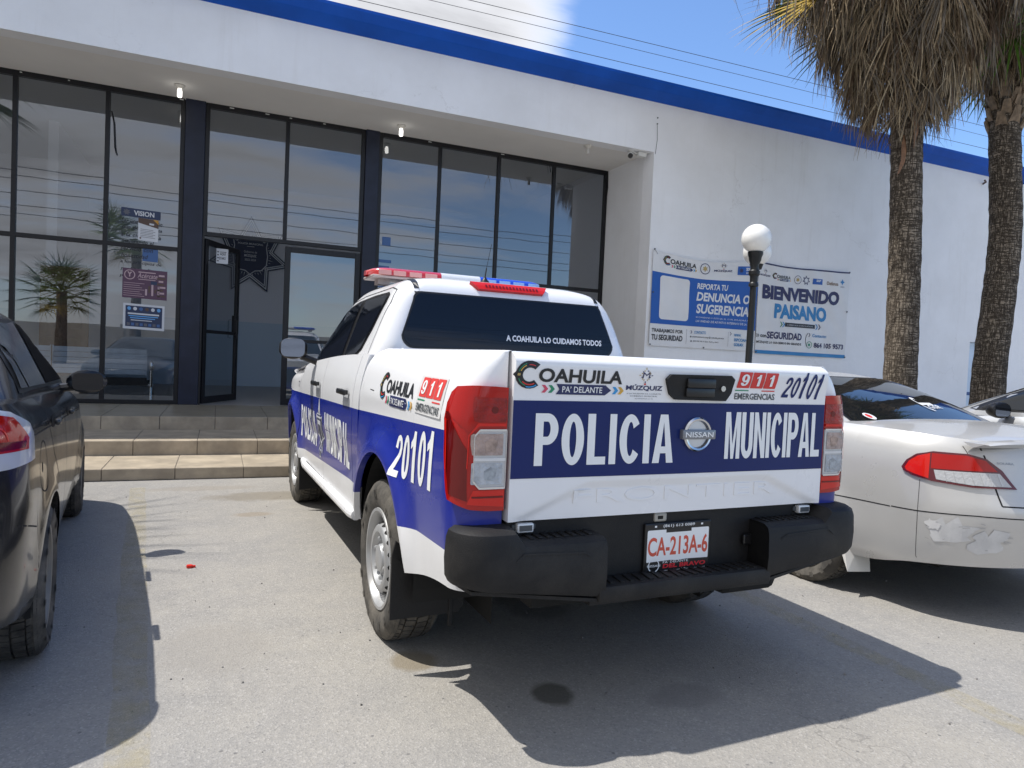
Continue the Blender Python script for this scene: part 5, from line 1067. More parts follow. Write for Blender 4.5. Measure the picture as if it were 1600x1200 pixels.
    for s, k in ((-1, 'L'), (1, 'R')):
        D = Dec(pj[k], .07, .003, .002); D.poly(c['dlo'], TRIM, 0); tr = D.build('window_trim', root, True)
        for q, pol in enumerate(c['win']): D = Dec(pj[k], .07, .007, .002); D.poly(pol, c.get('open', {}).get((k, q), glass), 0); D.build('side_window', tr, True)
        D = Dec(pj[k], .05, .001, .001)
        for pl in c['seams']: band(D, pl, .006, GAP)
        D.build('panel_gaps', root)
        for (hy, hz) in c['handles']:
            x0 = abs(pj[k](hy, hz, 0)[0]); o = MB().box(-.010, -.095, -.013, .014, .095, .013, bev=.009).build('handle', c.get('hmat', paint), root, True); o.location = (s * (x0 + .022), hy, hz)
            D = Dec(pj[k], .03, .0015, .001); D.poly(ellipse(hy, hz - .004, .07, .026), GAP, 0); D.build('handle_recess', root)
        my, mz = c['mirror']; x0 = abs(pj[k](my, mz - .05, 0)[0]); mb = MB(); mb.lathe([(0, -.04), (.07, -.04), (.088, -.03), (.09, 0), (.075, .05), (.04, .08), (0, .09)], 24, 'y')
        v = [(p[0] * 1.22, p[1], p[2] * .80) for p in mb.v]; m2 = MB().add(v, mb.f); m2.tube([(-s * .05, .01, -.03), (-s * .15, .03, -.045)], .026, 8); m = m2.build('mirror', c.get('mmat', paint), root, True); m.location = (s * (x0 + .135), my, mz); m.rotation_euler = (0, 0, s * R(10))
        D = Dec(planefn((0, -.041, 0), (1, 0, 0), (0, 0, 1), (0, -1, 0)), None, .0008); D.poly(rrect(-.082, -.052, .082, .052, .03), MATS['mirror_glass'] if not c.get('mdark') else TINT, 0); D.build('mirror_glass', m)
    D = Dec(bvhfn(bvg, (0, -4, 0), (1, 0, 0), (0, 0, 1), (0, 1, 0)), .06, .003, .002); D.poly(c['rw'], TRIM, 0); t = D.build('rear_window_seal', root, True); D = Dec(bvhfn(bvg, (0, -4, 0), (1, 0, 0), (0, 0, 1), (0, 1, 0)), .06, .006, .002); zc0 = sum(z for x, z in c['rw']) / len(c['rw']); D.poly([(x * .972, zc0 + (z - zc0) * .94) for x, z in c['rw']], glass, 0); rwo = D.build('rear_window', t, True)
    D = Dec(bvhfn(bvg, (0, 7, 0), (1, 0, 0), (0, 0, 1), (0, -1, 0)), .08, .004, .002); D.poly(c['fw'], glass, 0); D.build('windscreen', root, True)
    return root, body, cabin, pj, corner, rwo
BLKP = mat('dusty_black_paint', (.006, .007, .010), .22, coat=.45, dirt=(.12, .118, .112), dscale=1.7, damt=.32, rvar=.16, spec=.32)
CGL = mat('car_glass', (.008, .010, .012), .04, spec=.5, coat=.4, coat_r=.02); CGLD = mat('dusty_car_glass', (.055, .065, .075), .2, spec=.5, dirt=(.16, .16, .16), dscale=3, damt=.6); HOLE = mat('open_window_dark', (.004, .004, .005), .9, spec=.1)
SLV = mat('silver_paint', (.56, .555, .54), .30, .28, coat=.5, var=.03, vscale=2, rvar=.1); SLV2 = mat('grey_silver_paint', (.50, .51, .52), .28, .5, coat=.5); ALLOY = mat('alloy_wheel', (.45, .44, .42), .35, .7, dirt=(.22, .2, .17), dscale=9, damt=.6)
# ---- dusty black saloon on the left
CB = dict(hw=.862, wb=2.62, y0=-.42, y1=2.95, yr=-.93, yf=3.42, arch=.345, R=.315, base=.24, nr=2.6, rz=([.2, .45, .60, .68, .80, 1.0, 1.1], [.09, .01, .0, .035, .05, .085, .13]),
          ty=[-.95, -.7, -.45, 0, .8, 1.8, 2.1, 2.9, 3.45], tz=[1.055, 1.075, 1.072, 1.062, 1.035, .985, .96, .86, .72], crown=[.02, .02, .03, .03, .03, .04, .06, .06, .04],
          by=[-.95, -.5, -.35, .4, 2.2, 3.0, 3.42], bz=[.34, .30, .25, .24, .24, .24, .26], wy=[-.95, -.4, .6, 2.2, 3.4], wx=[.95, .975, 1.0, 1.0, .93],
          gh=[(.99, .79, -.56, 2.30, .28, .3, .22, .10), (1.08, .755, -.44, 2.08, .28, .3, .22, .10), (1.2, .70, -.18, 1.80, .28, .3, .2, .08), (1.32, .645, .14, 1.50, .28, .3, .18, .06), (1.40, .60, .40, 1.28, .26, .3, .16, .04), (1.445, .52, .58, 1.12, .22, .24, .1, .02), (1.462, .36, .72, 1.0, .18, .2, .05, 0), (1.468, .1, .82, .9, .05, .05, 0, 0)],
          dlo=[(-.12, 1.085), (.02, 1.19), (.25, 1.325), (.45, 1.382), (.75, 1.40), (1.05, 1.385), (1.30, 1.335), (1.62, 1.20), (1.92, 1.045), (1.85, 1.035), (.8, 1.062)],
          win=[[(-.05, 1.10), (.10, 1.225), (.16, 1.26), (.16, 1.092)], [(.20, 1.092), (.20, 1.285), (.45, 1.365), (.82, 1.382), (.82, 1.075)], [(.90, 1.075), (.90, 1.380), (1.05, 1.368), (1.27, 1.318), (1.58, 1.18), (1.80, 1.055)]],
          seams=[[(.86, .30), (.86, 1.05)], [(.36, .50), (.40, .66), (.20, .80), (.06, .95), (.0, 1.06)], [(1.88, .30), (1.90, 1.0)], [(-.60, .66), (-.36, .60)], [(-.64, .955), (0, .935), (.9, .90), (2.2, .83)]], handles=[(.22, .945), (1.08, .915)], mirror=(1.56, 1.055), mdark=True,
          rw=[(-.66, 1.09), (.66, 1.09), (.54, 1.41), (-.54, 1.41)], fw=[(-.70, 1.03), (.70, 1.03), (.55, 1.40), (-.55, 1.40)], hmat=BLKP, rim=mat('dusty_alloy', (.22, .21, .19), .6, .3, dirt=(.3, .27, .22), dscale=8, damt=.7), prof=[.93, .97, .99, 1.0, .995, .985, .965, .925])
CB['open'] = {('R', 1): CGLD, ('R', 2): HOLE, ('R', 0): CGLD}
bcar, bbody, bcab, bpj, bcorner, brw = make_car('parked_saloon', (-1.49, 3.33, 0), .112, 'dusty black saloon cut off by the left edge, beside the faded yellow line', CB, BLKP, CGLD)
fn, an = bcorner(1)
D = Dec(fn, .05, .0, .001); a0 = R(2); a1 = R(88)
D.poly([(a0, .965), (a0 + .06, 1.0), (R(22), 1.045), (R(40), 1.066), (a1, 1.07), (a1, .855), (R(30), .862), (a0 + .05, .875)], mat('lamp_frosted', (.50, .50, .52), .15, coat=.8), 0, .012); lo = D.build('tail_lamp', bcar, True)
D = Dec(fn, .05, .0135, .0015); D.poly([(R(12), .955), (R(22), 1.028), (R(40), 1.050), (a1, 1.055), (a1, .915), (R(14), .918)], RLENS, 0); D.poly([(R(16), .948), (R(52), .958), (R(52), .924), (R(18), .926)], RDEEP, 1); D.poly(arcband(R(36), .955, .10, .115, 60, 180, 10, .45), RBRT, 1); D.build('red_section', lo, True)
D = Dec(bpj['R'], .03, .001, .001); D.poly(arcband(-.17, .80, .098, .103, 0, 360, 30), GAP, 0); D.poly(ellipse(-.205, .80, .011, .022, 12), GAP, 0); D.build('fuel_flap', bcar)
for s in (-1,): D = Dec(bcorner(-1)[0], .05, .0, .001); D.poly([(R(5), .90), (R(30), 1.05), (R(88), 1.06), (R(88), .86), (R(12), .87)], RLENS, 0, .012); D.build('tail_lamp', bcar, True)
def boot_details(root, pj, z0, z1, hw_, zp):
    D = Dec(pj['B'], .05, .001, .001); band(D, [(-hw_ * .78, z1), (-hw_ * .74, z0), (hw_ * .74, z0), (hw_ * .78, z1)], .007, GAP); D.build('boot_gap', root)
    D = Dec(pj['B'], .08, .004, .002); D.rect(-.165, zp - .085, .165, zp + .085, TRIM, 0, .01, thick=.008); D.build('plate_frame', root)
    D = Dec(pj['B'], .08, .013, .002); D.rect(-.15, zp - .07, .15, zp + .07, VOFF, 0, .006); D.build('number_plate', root)
boot_details(bcar, bpj, .72, 1.05, .80, .83)
# ---- silver coupe on the right
CS = dict(hw=.885, wb=2.67, y0=-.54, y1=3.0, yr=-1.18, yf=3.5, arch=.325, R=.308, base=.225, nr=2.25, rz=([.2, .42, .62, .70, .85, 1.0, 1.1], [.13, .045, .0, .03, .075, .10, .12]),
          ty=[-1.18, -.92, -.52, -.1, .9, 1.9, 2.3, 3.0, 3.55], tz=[.965, .990, 1.010, 1.015, .995, .965, .94, .84, .70], crown=[.025, .03, .03, .03, .03, .04, .06, .06, .04],
          by=[-1.18, -.72, -.40, .4, 2.2, 3.0, 3.5], bz=[.335, .30, .245, .225, .225, .23, .25], wy=[-1.18, -.5, .8, 2.2, 3.5], wx=[.93, .975, 1.0, 1.0, .92],
          gh=[(.95, .835, -.46, 2.35, .30, .3, .25, .10), (1.01, .80, -.30, 2.15, .30, .3, .24, .10), (1.12, .74, -.04, 1.86, .30, .3, .22, .09), (1.21, .685, .22, 1.58, .28, .3, .2, .07), (1.275, .63, .46, 1.34, .26, .3, .18, .05), (1.31, .54, .68, 1.14, .2, .24, .1, .02), (1.325, .34, .80, 1.02, .1, .1, .05, 0), (1.33, .1, .87, .95, .03, .03, 0, 0)],
          dlo=[(-.08, 1.05), (.25, 1.20), (.52, 1.262), (.85, 1.275), (1.18, 1.235), (1.52, 1.12), (1.9, .99), (1.1, 1.0)], win=[[(.0, 1.058), (.26, 1.188), (.46, 1.24), (.46, 1.04)], [(.52, 1.04), (.52, 1.25), (.85, 1.262), (1.16, 1.225), (1.5, 1.108), (1.8, 1.0)]],
          seams=[[(.52, .32), (.50, 1.0)], [(1.95, .30), (1.98, .95)], [(.30, .575), (-.58, .585)]], handles=[(.78, .86)], mirror=(1.70, 1.03),
          rw=[(-.70, 1.01), (.70, 1.01), (.56, 1.29), (-.56, 1.29)], fw=[(-.66, 1.0), (.66, 1.0), (.52, 1.27), (-.52, 1.27)], rim=ALLOY)
scar, sbody, scab, spj, scorner, srw = make_car('parked_coupe', (4.32, 3.30, 0), .03, 'silver coupe with scuffed rear bumper parked right of the police pickup', CS, SLV, CGL)
MAROON = mat('lamp_maroon', (.10, .006, .012), .2, coat=.6)
for s in (-1, 1):
    fn, an = scorner(s); D = Dec(fn, .05, .0, .001)
    D.poly([(R(10), .815), (R(13), .855), (R(20), .893), (R(32), .914), (R(56), .915), (R(68), .895), (R(77), .84), (R(84), .748), (R(58), .744), (R(32), .758), (R(19), .776), (R(12), .795)], MAROON, 0, .010); lo = D.build('tail_lamp', scar, True)
    D = Dec(fn, .05, .0115, .0015); D.poly([(R(12.5), .815), (R(15), .85), (R(21), .883), (R(30), .903), (R(30), .77), (R(20), .786), (R(14), .80)], RBRT, 0); D.poly([(R(31), .904), (R(55), .905), (R(67), .886), (R(74), .832), (R(31), .824)], RLENS, 0); D.poly([(R(33), .818), (R(75), .824), (R(81), .758), (R(58), .755), (R(35), .77)], CLENS, 0)
    for k in range(7): D.poly(line2([(R(40 + 5.6 * k), .818), (R(42 + 5.6 * k), .762)], .006), CREF, 2)
    D.build('lens_sections', lo, True)
    D = Dec(fn, .04, .001, .001); band(D, [(R(24), .76), (R(24), .30)], .006, GAP); band(D, [(R(4), .587), (R(24), .588), (R(60), .60), (R(90), .60)], .006, GAP); band(D, [(R(56), .918), (R(53), .955)], .006, GAP); D.build('panel_gaps', scar)
    D = Dec(fn, .04, .0025, .001); SC = mat('primer_patch', (.60, .605, .61), .55, var=.06, vscale=14, dirt=(.66, .66, .66), dscale=14, damt=.7); SC2 = mat('scuff_grey', (.42, .42, .42), .8)
    if s < 0:
        rg = np.random.default_rng(5)
        def blob(cu, cv, ru, rv, n=18): return [(cu + ru * (1 + .35 * rg.normal()) * math.cos(2 * math.pi * k / n), cv + rv * (1 + .3 * rg.normal()) * math.sin(2 * math.pi * k / n)) for k in range(n)]
        D.poly(blob(R(46), .50, .30, .06), SC, 0); D.poly(blob(R(70), .47, .16, .07), SC, 1); D.poly(blob(R(34), .53, .09, .03), VOFF, 2)
        for k in range(10): a, z = rg.uniform(R(30), R(85)), rg.uniform(.42, .58); D.poly(line2([(a, z), (a + rg.uniform(.02, .09), z + rg.normal(0, .004))], .003), SC2, 3)
        D.build('scuffed_paint', scar)
# boot spoiler, badge, fuel flap, mud flap
b = MB(); P = []
for x in np.linspace(-.70, .70, 25):
    e = 1 - abs(x / .70) ** 6; yb = -1.0 + .16 * (x / .7) ** 2; zb = .985 - .010 * (x / .7) ** 2; yb -= .12; P.append([(x, yb + .10, zb + .006), (x, yb + .03, zb + .026 * e + .004), (x, yb - .03, zb + .024 * e + .004), (x, yb - .038, zb + .014 * e), (x, yb - .01, zb + .002), (x, yb + .05, zb - .02)])
b.grid(np.array(P)); b.add([tuple(q) for q in P[0]], [list(range(6))]); b.add([tuple(q) for q in P[-1]], [list(range(6))]); b.build('boot_spoiler', SLV, scar, True, 40)
D = Dec(spj['B'], .05, .001, .001); D.text('SOLARA', -.575, .872, -.50, .884, mat('badge_grey', (.35, .35, .36), .3, .8), 1, .02); D.build('boot_lettering', scar)
D = Dec(spj['L'], .03, .001, .001); ff = rrect(-.20, .735, -.02, .90, .045, 6); band(D, ff + [ff[0]], .005, GAP); D.build('fuel_flap', scar)
D = Dec(bvhfn(bvh_of(scab), (0, -4, 0), (1, 0, 0), (0, 0, 1), (0, 1, 0)), .05, .010, .001); D.poly(ellipse(-.545, 1.045, .035, .017), VOFF, 0); D.poly(ellipse(-.55, 1.046, .016, .010), VRED, 1); D.rect(.12, 1.115, .26, 1.128, VOFF, 0, 0, .3); D.text('GSR', .16, 1.095, .30, 1.115, VOFF, 0, .02, .3); D.poly(arcband(.16, 1.12, .03, .04, 60, 270, 10), VOFF, 0); D.build('window_sticker', scar)
for s in (-1, 1): MB().add([(s * .87, -.22, .40), (s * .89, -.36, .15), (s * .72, -.38, .14), (s * .70, -.33, .40), (s * .875, -.30, .36)], [[0, 1, 4], [1, 2, 3, 4], [0, 4, 3]]).build('mud_flap', mat('flap_white', (.62, .61, .58), .6), scar)
boot_details(scar, spj, .66, .95, .80, .80)
# ---- silver saloon at the right edge of the view
CR = dict(CB); CR.update(hw=.86, gh=[(z + (.01 if z > 1 else 0), a, b_, c_, d, e, f, g_) for z, a, b_, c_, d, e, f, g_ in CB['gh']], rim=ALLOY, hmat=SLV2, mmat=TRIM, mdark=False, open={})
rcar = make_car('parked_saloon', (7.34, 2.40, 0), .03, 'grey silver saloon with black door mirror at the right edge, beyond the silver coupe', CR, SLV2, CGL)[0]
# ================================================================== street furniture, banners, palms, wires
# lamp post with two globes
BLKM = mat('lamp_post_black', (.012, .013, .014), .4, spec=.4); GLOBE = mat('white_globe', (.86, .86, .84), .25, coat=.3)
lp = empty('street_lamp', (6.26, 7.0, 0), 0, 'black lamp post with two white globes in front of the banners', 'street lamp')
lp.rotation_euler = (R(-.3), R(.9), 0)
MB().lathe([(.16, 0), (.16, .05), (.12, .08), (.10, .25), (.075, .32), (.055, .6), (.044, .62), (.042, 2.0), (.040, 2.38), (.062, 2.39), (.062, 2.42), (.048, 2.44), (.052, 2.52), (.070, 2.54), (.072, 2.58), (.055, 2.60), (.050, 2.66), (.075, 2.72), (.080, 2.76), (.095, 2.80), (.095, 2.83), (.0, 2.83)], 24).tube([(0, 0, 2.50), (.20, .21, 2.56), (.34, .35, 2.60), (.36, .37, 2.66)], .022, 8).lathe([(0, 2.66), (.07, 2.69), (.09, 2.755), (0, 2.755)], 16, 'z', (.36, .37, 0)).build('post', BLKM, lp, True)
def globe(name, c, r):
    p = [(r * math.sin(math.pi * k / 20), -r * math.cos(math.pi * k / 20)) for k in range(21)]; MB().lathe(p, 32, 'z', c).build(name, GLOBE, lp, True, 0)
globe('globe', (0, 0, 3.0), .186); globe('globe', (.36, .37, 2.92), .186)
# banners
BV = mat('banner_vinyl', (.74, .745, .76), .5, var=.03, vscale=3); BB = mat('banner_blue', (.012, .10, .42), .5); BNV = mat('banner_navy', (.025, .025, .10), .5); BMB = mat('banner_midblue', (.03, .22, .50), .5); BLK = mat('banner_black', (.02, .022, .03), .5)
def cloth(o, w, h, amp, sag, seed):
    ph = seed * 1.7
    def fn(a, c, off):
        u, v = a / w, c / h; d = amp * (math.sin(9 * u + 3 * v + ph) * .5 + math.sin(17 * u - 6 * v + ph) * .25 + math.sin(5 * v + 4 * u * v) * .5 + .35 * math.sin(31 * (u + .6 * v) + ph)) * (1 - .55 * abs(2 * u - 1) ** 4); s = -sag * 4 * u * (1 - u) * (v ** 3) + .25 * sag * math.sin(7 * u + ph) * v ** 2
        return (o[0] + a, o[1] - .03 - d - off, o[2] + c + s)
    return fn
def chev(D, u, v, s, m, lay=1, w=.45): D.poly([(u, v - s), (u + s * w, v - s), (u + s * (w + .75), v), (u + s * w, v + s), (u, v + s), (u + s * .75, v)], m, lay)
X0, Z0, BW, BH = 6.665, 1.655, 2.27, 1.60
bn = empty('banner', (X0, 9.87, Z0), 0, 'white and blue vinyl banner reading DENUNCIA O SUGERENCIA, left of the lamp post', 'banner')
F = cloth((0, 0, 0), BW, BH, .012, .07, 1)
D = Dec(F, .06, .0, .002); D.rect(0, 0, BW, BH, BV, 0); D.build('sheet', bn, True)
D = Dec(F, .06, .003, .0016); D.rect(0, .375, BW, 1.245, BB, 0); D.build('blue_field', bn, True)
D = Dec(F, .05, .006, .0016); D.rect(.17, .455, .775, 1.20, BV, 0, .06); D.build('white_panel', bn, True)
D = Dec(F, .08, .006, .0016)
D.text('REPORTA TU', .93, 1.055, 1.60, 1.165, BV, 0, .03, .12); D.text('DENUNCIA O', .93, .835, 2.10, 1.00, BV, 0, .035, .12); D.text('SUGERENCIA', .93, .61, 2.10, .785, BV, 0, .035, .12)
D.text('ESCANEANDO ESTE QR, EL CUAL ENLAZARÁ A', .93, .525, 2.10, .562, BV, 0, .0, .1, res=1); D.text('LA UNIDAD DE ASUNTOS INTERNOS DE LA SSP', .93, .455, 2.16, .495, BV, 0, .01, .1, res=1)
coahuila(D, .22, 1.345, .90, 1.56); muzquiz(D, 1.28, 1.335, 1.68, 1.60, BNV, False); D.poly(arcband(1.08, 1.45, .095, .108, 0, 360, 26), BNV); D.poly(star(1.08, 1.45, .065, .032, 6), VGOLD)
D.rect(1.80, 1.36, 2.20, 1.52, BB, 0); D.text('SSP', 1.98, 1.44, 2.12, 1.495, BV, 1, .04); D.rect(1.98, 1.41, 2.15, 1.418, BV, 1); D.rect(1.98, 1.385, 2.12, 1.393, BV, 1); D.poly(star(1.88, 1.44, .05, .028), BNV, 1)
D.text('TRABAJAMOS POR', .04, .215, .68, .295, BLK, 0, .02); D.text('TU SEGURIDAD', .04, .10, .68, .195, BLK, 0, .03); D.rect(.755, .06, .759, .32, BLK)
chev(D, .84, .275, .03, BNV, 0); D.text('CONTACTO', .92, .25, 1.16, .30, BMB, 0, .02); D.text('asuntosinternosssp@coahuila.gob.mx', .88, .175, 1.56, .215, BLK, 0, .01, res=1); D.text('844 438 98 00 Ext. 7695 y 8000', .90, .10, 1.45, .135, BLK, 0, 0, res=1)
for q in ((.85, .195), (.86, .118)): D.poly(ellipse(*q, .014, .016, 8), BLK)
D.rect(1.65, .06, 1.653, .32, BLK); chev(D, 1.69, .29, .03, BNV, 0); D.text('WWW.', 1.79, .245, 1.95, .295, BMB, 0, .03); D.text('SSPCOAHUILA.', 1.79, .16, 2.25, .215, BMB, 0, .03); D.text('GOB.MX', 1.79, .075, 2.02, .13, BMB, 0, .03)
D.build('print', bn)
b = MB()
for x, z in ((.02, BH + .02), (.02, .02), (BW * .5, .015), (.03, .9)): b.lathe([(0, -.012), (.012, -.012), (.014, 0)], 10, 'y', (x, -.035, z))
b.tube([(.02, -.04, BH + .02), (.09, -.035, BH - .06)], .003, 4).build('eyelets', VDK, bn)
X0, Z0, BW, BH = 8.955, 1.625, 2.23, 1.675
bn = empty('banner', (X0, 9.87, Z0), 0, 'white vinyl banner reading BIENVENIDO PAISANO, right of the lamp post', 'banner')
F = cloth((0, 0, 0), BW, BH, .016, .05, 2)
D = Dec(F, .06, .0, .002); D.rect(0, 0, BW, BH, BV, 0); D.build('sheet', bn, True)
D = Dec(F, .06, .004, .0016); D.rect(0, BH - .028, BW, BH, BNV, 0); D.rect(0, .0, BW, .065, BMB, 0); D.build('edge_stripes', bn, True)
D = Dec(F, .08, .005, .0016)
D.text('BIENVENIDO', .10, 1.005, 1.99, 1.275, BNV, 0, .055); D.text('PAISANO', .40, .665, 1.70, .945, BMB, 0, .05); D.rect(.66, .525, 1.42, .60, BLK, 0); D.text('GOBIERNO DE LA CIUDAD DE MÚZQUIZ', .70, .548, 1.36, .575, BV, 1, 0, res=1)
chev(D, .55, .562, .05, VGRN, 0); chev(D, .60, .562, .05, VCY, 0); chev(D, 1.43, .562, .055, BMB, 0); chev(D, 1.50, .562, .05, BNV, 0); chev(D, 1.57, .562, .03, BV, 0)
D.text('con', .10, .30, .25, .35, BLK, 0, .03); D.text('SEGURIDAD', .26, .285, 1.09, .415, BNV, 0, .035); D.text('»', .0, .30, .07, .36, BLK); D.text('MÚZQUIZ LO HACEMOS EN GRANDE', .02, .185, 1.08, .245, BLK, 0, .03, res=1)
D.poly(arcband(1.40, .30, .20, .212, 140, 220, 12), BLK); chev(D, 1.26, .40, .035, BNV, 0); D.text('Contacto:', 1.35, .365, 1.72, .425, BMB, 0, .02); D.poly(arcband(1.29, .215, .055, .066, 0, 360, 22), VGRN); D.poly(ellipse(1.29, .215, .025, .028), VGRN); D.text('864 105 9573', 1.40, .165, 2.17, .265, BNV, 0, .035)
muzquiz(D, .03, 1.36, .27, 1.58, BNV, False); coahuila(D, .32, 1.37, .76, 1.52); D.poly(arcband(.93, 1.44, .075, .085, 0, 360, 22), BNV); D.poly(star(.93, 1.44, .05, .025, 6), VGOLD); D.poly(star(1.14, 1.44, .10, .055, 7), BNV); D.poly(star(1.14, 1.44, .065, .035, 7), BV, 1)
D.rect(1.30, 1.38, 1.54, 1.49, BB); D.text('SSP', 1.38, 1.43, 1.50, 1.475, BV, 1, .03); D.text('Defensa', 1.66, 1.39, 1.93, 1.46, mat('print_brown', (.25, .17, .12), .6), 0, .02); D.poly(star(2.04, 1.47, .06, .03, 4), BMB); D.text('GUARDIA', 1.98, 1.36, 2.10, 1.39, BNV, 0, 0, res=1)
D.build('print', bn)
b = MB()
for x, z in ((.02, BH - .01), (BW - .01, BH - .015), (BW - .01, .02), (.02, .03), (BW - .02, .9)): b.lathe([(0, -.012), (.013, -.012), (.015, 0)], 10, 'y', (x, -.036, z))
b.build('eyelets', VDK, bn)
# small wall fittings and stains
hk = MB().tube([(0, 0, .0), (-.03, -.08, .02), (-.10, -.10, .04)], .02, 6); o = hk.build('wall_hook', mat('rusty_metal', (.12, .09, .08), .7), None); o.location = (14.95, 9.87, 5.52); meta(o, 'small rusty metal hook high on the white wall near the second palm', 'hook')
b = MB()
for z in (5.50, 5.40): b.lathe([(0, -.01), (.012, -.01), (.013, 0)], 8, 'y', (0, 0, z - 5.5))
o = b.tube([(0, -.004, -.12), (.015, -.004, -.35), (-.01, -.004, -.6)], .004, 4).build('wall_fixing', VDK, None); o.location = (6.63, 9.87, 5.45); meta(o, 'two small dark screws with a thin wire on the white wall by the canopy corner', 'screw')
# planted strip in front of the right wall
SOIL = mat('kerb_concrete', (.42, .40, .37), .9, var=.1, vscale=2, bump=.3)
struct(MB().box(6.56, 6.72, -.1, 30, 6.87, .15, bev=.015).build('kerb', SOIL)); struct(MB().box(6.56, 6.87, -.1, 30, 9.87, .12).build('pavement', SOIL))
# palms
BARK = []
def bark():
    m = bpy.data.materials.new('palm_bark'); m.use_nodes = True; nt = m.node_tree; n = nt.nodes; l = nt.links; b = n['Principled BSDF']; b.inputs['Roughness'].default_value = .95; b.inputs['Specular IOR Level'].default_value = .15
    tc = n.new('ShaderNodeTexCoord'); sp = n.new('ShaderNodeSeparateXYZ'); l.new(tc.outputs['UV'], sp.inputs[0])
    def noise(vec, sc, det=5):
        x = n.new('ShaderNodeTexNoise'); x.inputs['Scale'].default_value = sc; x.inputs['Detail'].default_value = det; x.inputs['Roughness'].default_value = .65; l.new(vec, x.inputs['Vector']); return x.outputs[0]
    def crack(scl, lo, hi):
        mp = n.new('ShaderNodeMapping'); mp.inputs['Scale'].default_value = scl; l.new(tc.outputs['Object'], mp.inputs[0]); v = noise(mp.outputs[0], 1, 4)
        s = n.new('ShaderNodeMath'); s.operation = 'SUBTRACT'; l.new(v, s.inputs[0]); s.inputs[1].default_value = .5; q = n.new('ShaderNodeMath'); q.operation = 'ABSOLUTE'; l.new(s.outputs[0], q.inputs[0])
        r = n.new('ShaderNodeMapRange'); r.inputs['From Min'].default_value = lo; r.inputs['From Max'].default_value = hi; l.new(q.outputs[0], r.inputs[0]); return r.outputs[0]
    h = n.new('ShaderNodeMath'); h.operation = 'MULTIPLY'; l.new(crack((30, 30, 3.5), .0, .05), h.inputs[0]); l.new(crack((4, 4, 34), .0, .045), h.inputs[1])
    cmx = n.new('ShaderNodeMix'); cmx.data_type = 'RGBA'; l.new(noise(tc.outputs['Object'], 6, 7), cmx.inputs[0]); cmx.inputs[6].default_value = (.21, .175, .14, 1); cmx.inputs[7].default_value = (.34, .29, .23, 1)
    c2 = n.new('ShaderNodeMix'); c2.data_type = 'RGBA'; l.new(h.outputs[0], c2.inputs[0]); c2.inputs[6].default_value = (.075, .058, .045, 1); l.new(cmx.outputs[2], c2.inputs[7]); l.new(c2.outputs[2], b.inputs['Base Color'])
    bp = n.new('ShaderNodeBump'); bp.inputs['Strength'].default_value = .9; bp.inputs['Distance'].default_value = .03; l.new(h.outputs[0], bp.inputs['Height']); l.new(bp.outputs[0], b.inputs['Normal']); return m
BARKM = bark()
def leafmat(name, col, tr=.25):
    m = mat(name, col, .75, var=.25, vscale=9, spec=.2); b = m.node_tree.nodes['Principled BSDF']; return m
DRY = [leafmat('dry_frond_tan', (.25, .19, .12)), leafmat('dry_frond_grey', (.20, .175, .145)), leafmat('dry_frond_brown', (.11, .075, .05)), leafmat('dry_frond_pale', (.42, .345, .235))]
GRN = [leafmat('frond_green', (.06, .11, .025)), leafmat('frond_light_green', (.12, .17, .04)), leafmat('frond_yellow', (.30, .22, .04))]
BOOT = mat('old_leaf_base', (.24, .18, .125), .9, var=.35, vscale=12)
def trunk(root, axis, rad, name='trunk'):
    """axis: list of points; rad: radius at each"""
    ax = np.array(axis, float); t = np.linspace(0, 1, len(ax)); N = 70; M = 40; P = []; uv = []; rg = np.random.default_rng(int(abs(ax[0][0]) * 100))
    for i in range(N):
        s = i / (N - 1); c = [float(cr(t, ax[:, k], s)) for k in range(3)]; r = float(cr(t, rad, s)) * (1 + .018 * math.sin(i * 1.9) + .012 * rg.normal()); P.append([(c[0] + r * (1 + .012 * rg.normal()) * math.cos(2 * math.pi * j / M), c[1] + r * math.sin(2 * math.pi * j / M), c[2]) for j in range(M)])
    b = MB(); b.grid(np.array(P), closed=True); o = b.build(name, BARKM, root, True, 0); L = float(np.sum(np.linalg.norm(np.diff(ax, axis=0), axis=1)))
    u = o.data.uv_layers.new(name='UVMap'); 
    for lp_ in o.data.loops: i, j = divmod(lp_.vertex_index, M); u.data[lp_.index].uv = (j / M, i / (N - 1) * L)
    return o
def strip(b, pts, w, mi, tw=0):
    """narrow tapering leaf ribbon with a slight keel"""
    v = []; n = len(pts)
    for i, p in enumerate(pts):
        p = Vector(p); t = (Vector(pts[min(i + 1, n - 1)]) - Vector(pts[max(i - 1, 0)])).normalized(); a = t.cross(Vector((math.cos(tw), math.sin(tw), .3))).normalized(); k = w * (1 - (i / (n - 1)) ** 1.6) + .0012; v += [p - a * k, p + a * k]
    b.add(v, [[2 * i, 2 * i + 1, 2 * i + 3, 2 * i + 2] for i in range(n - 1)], mi)
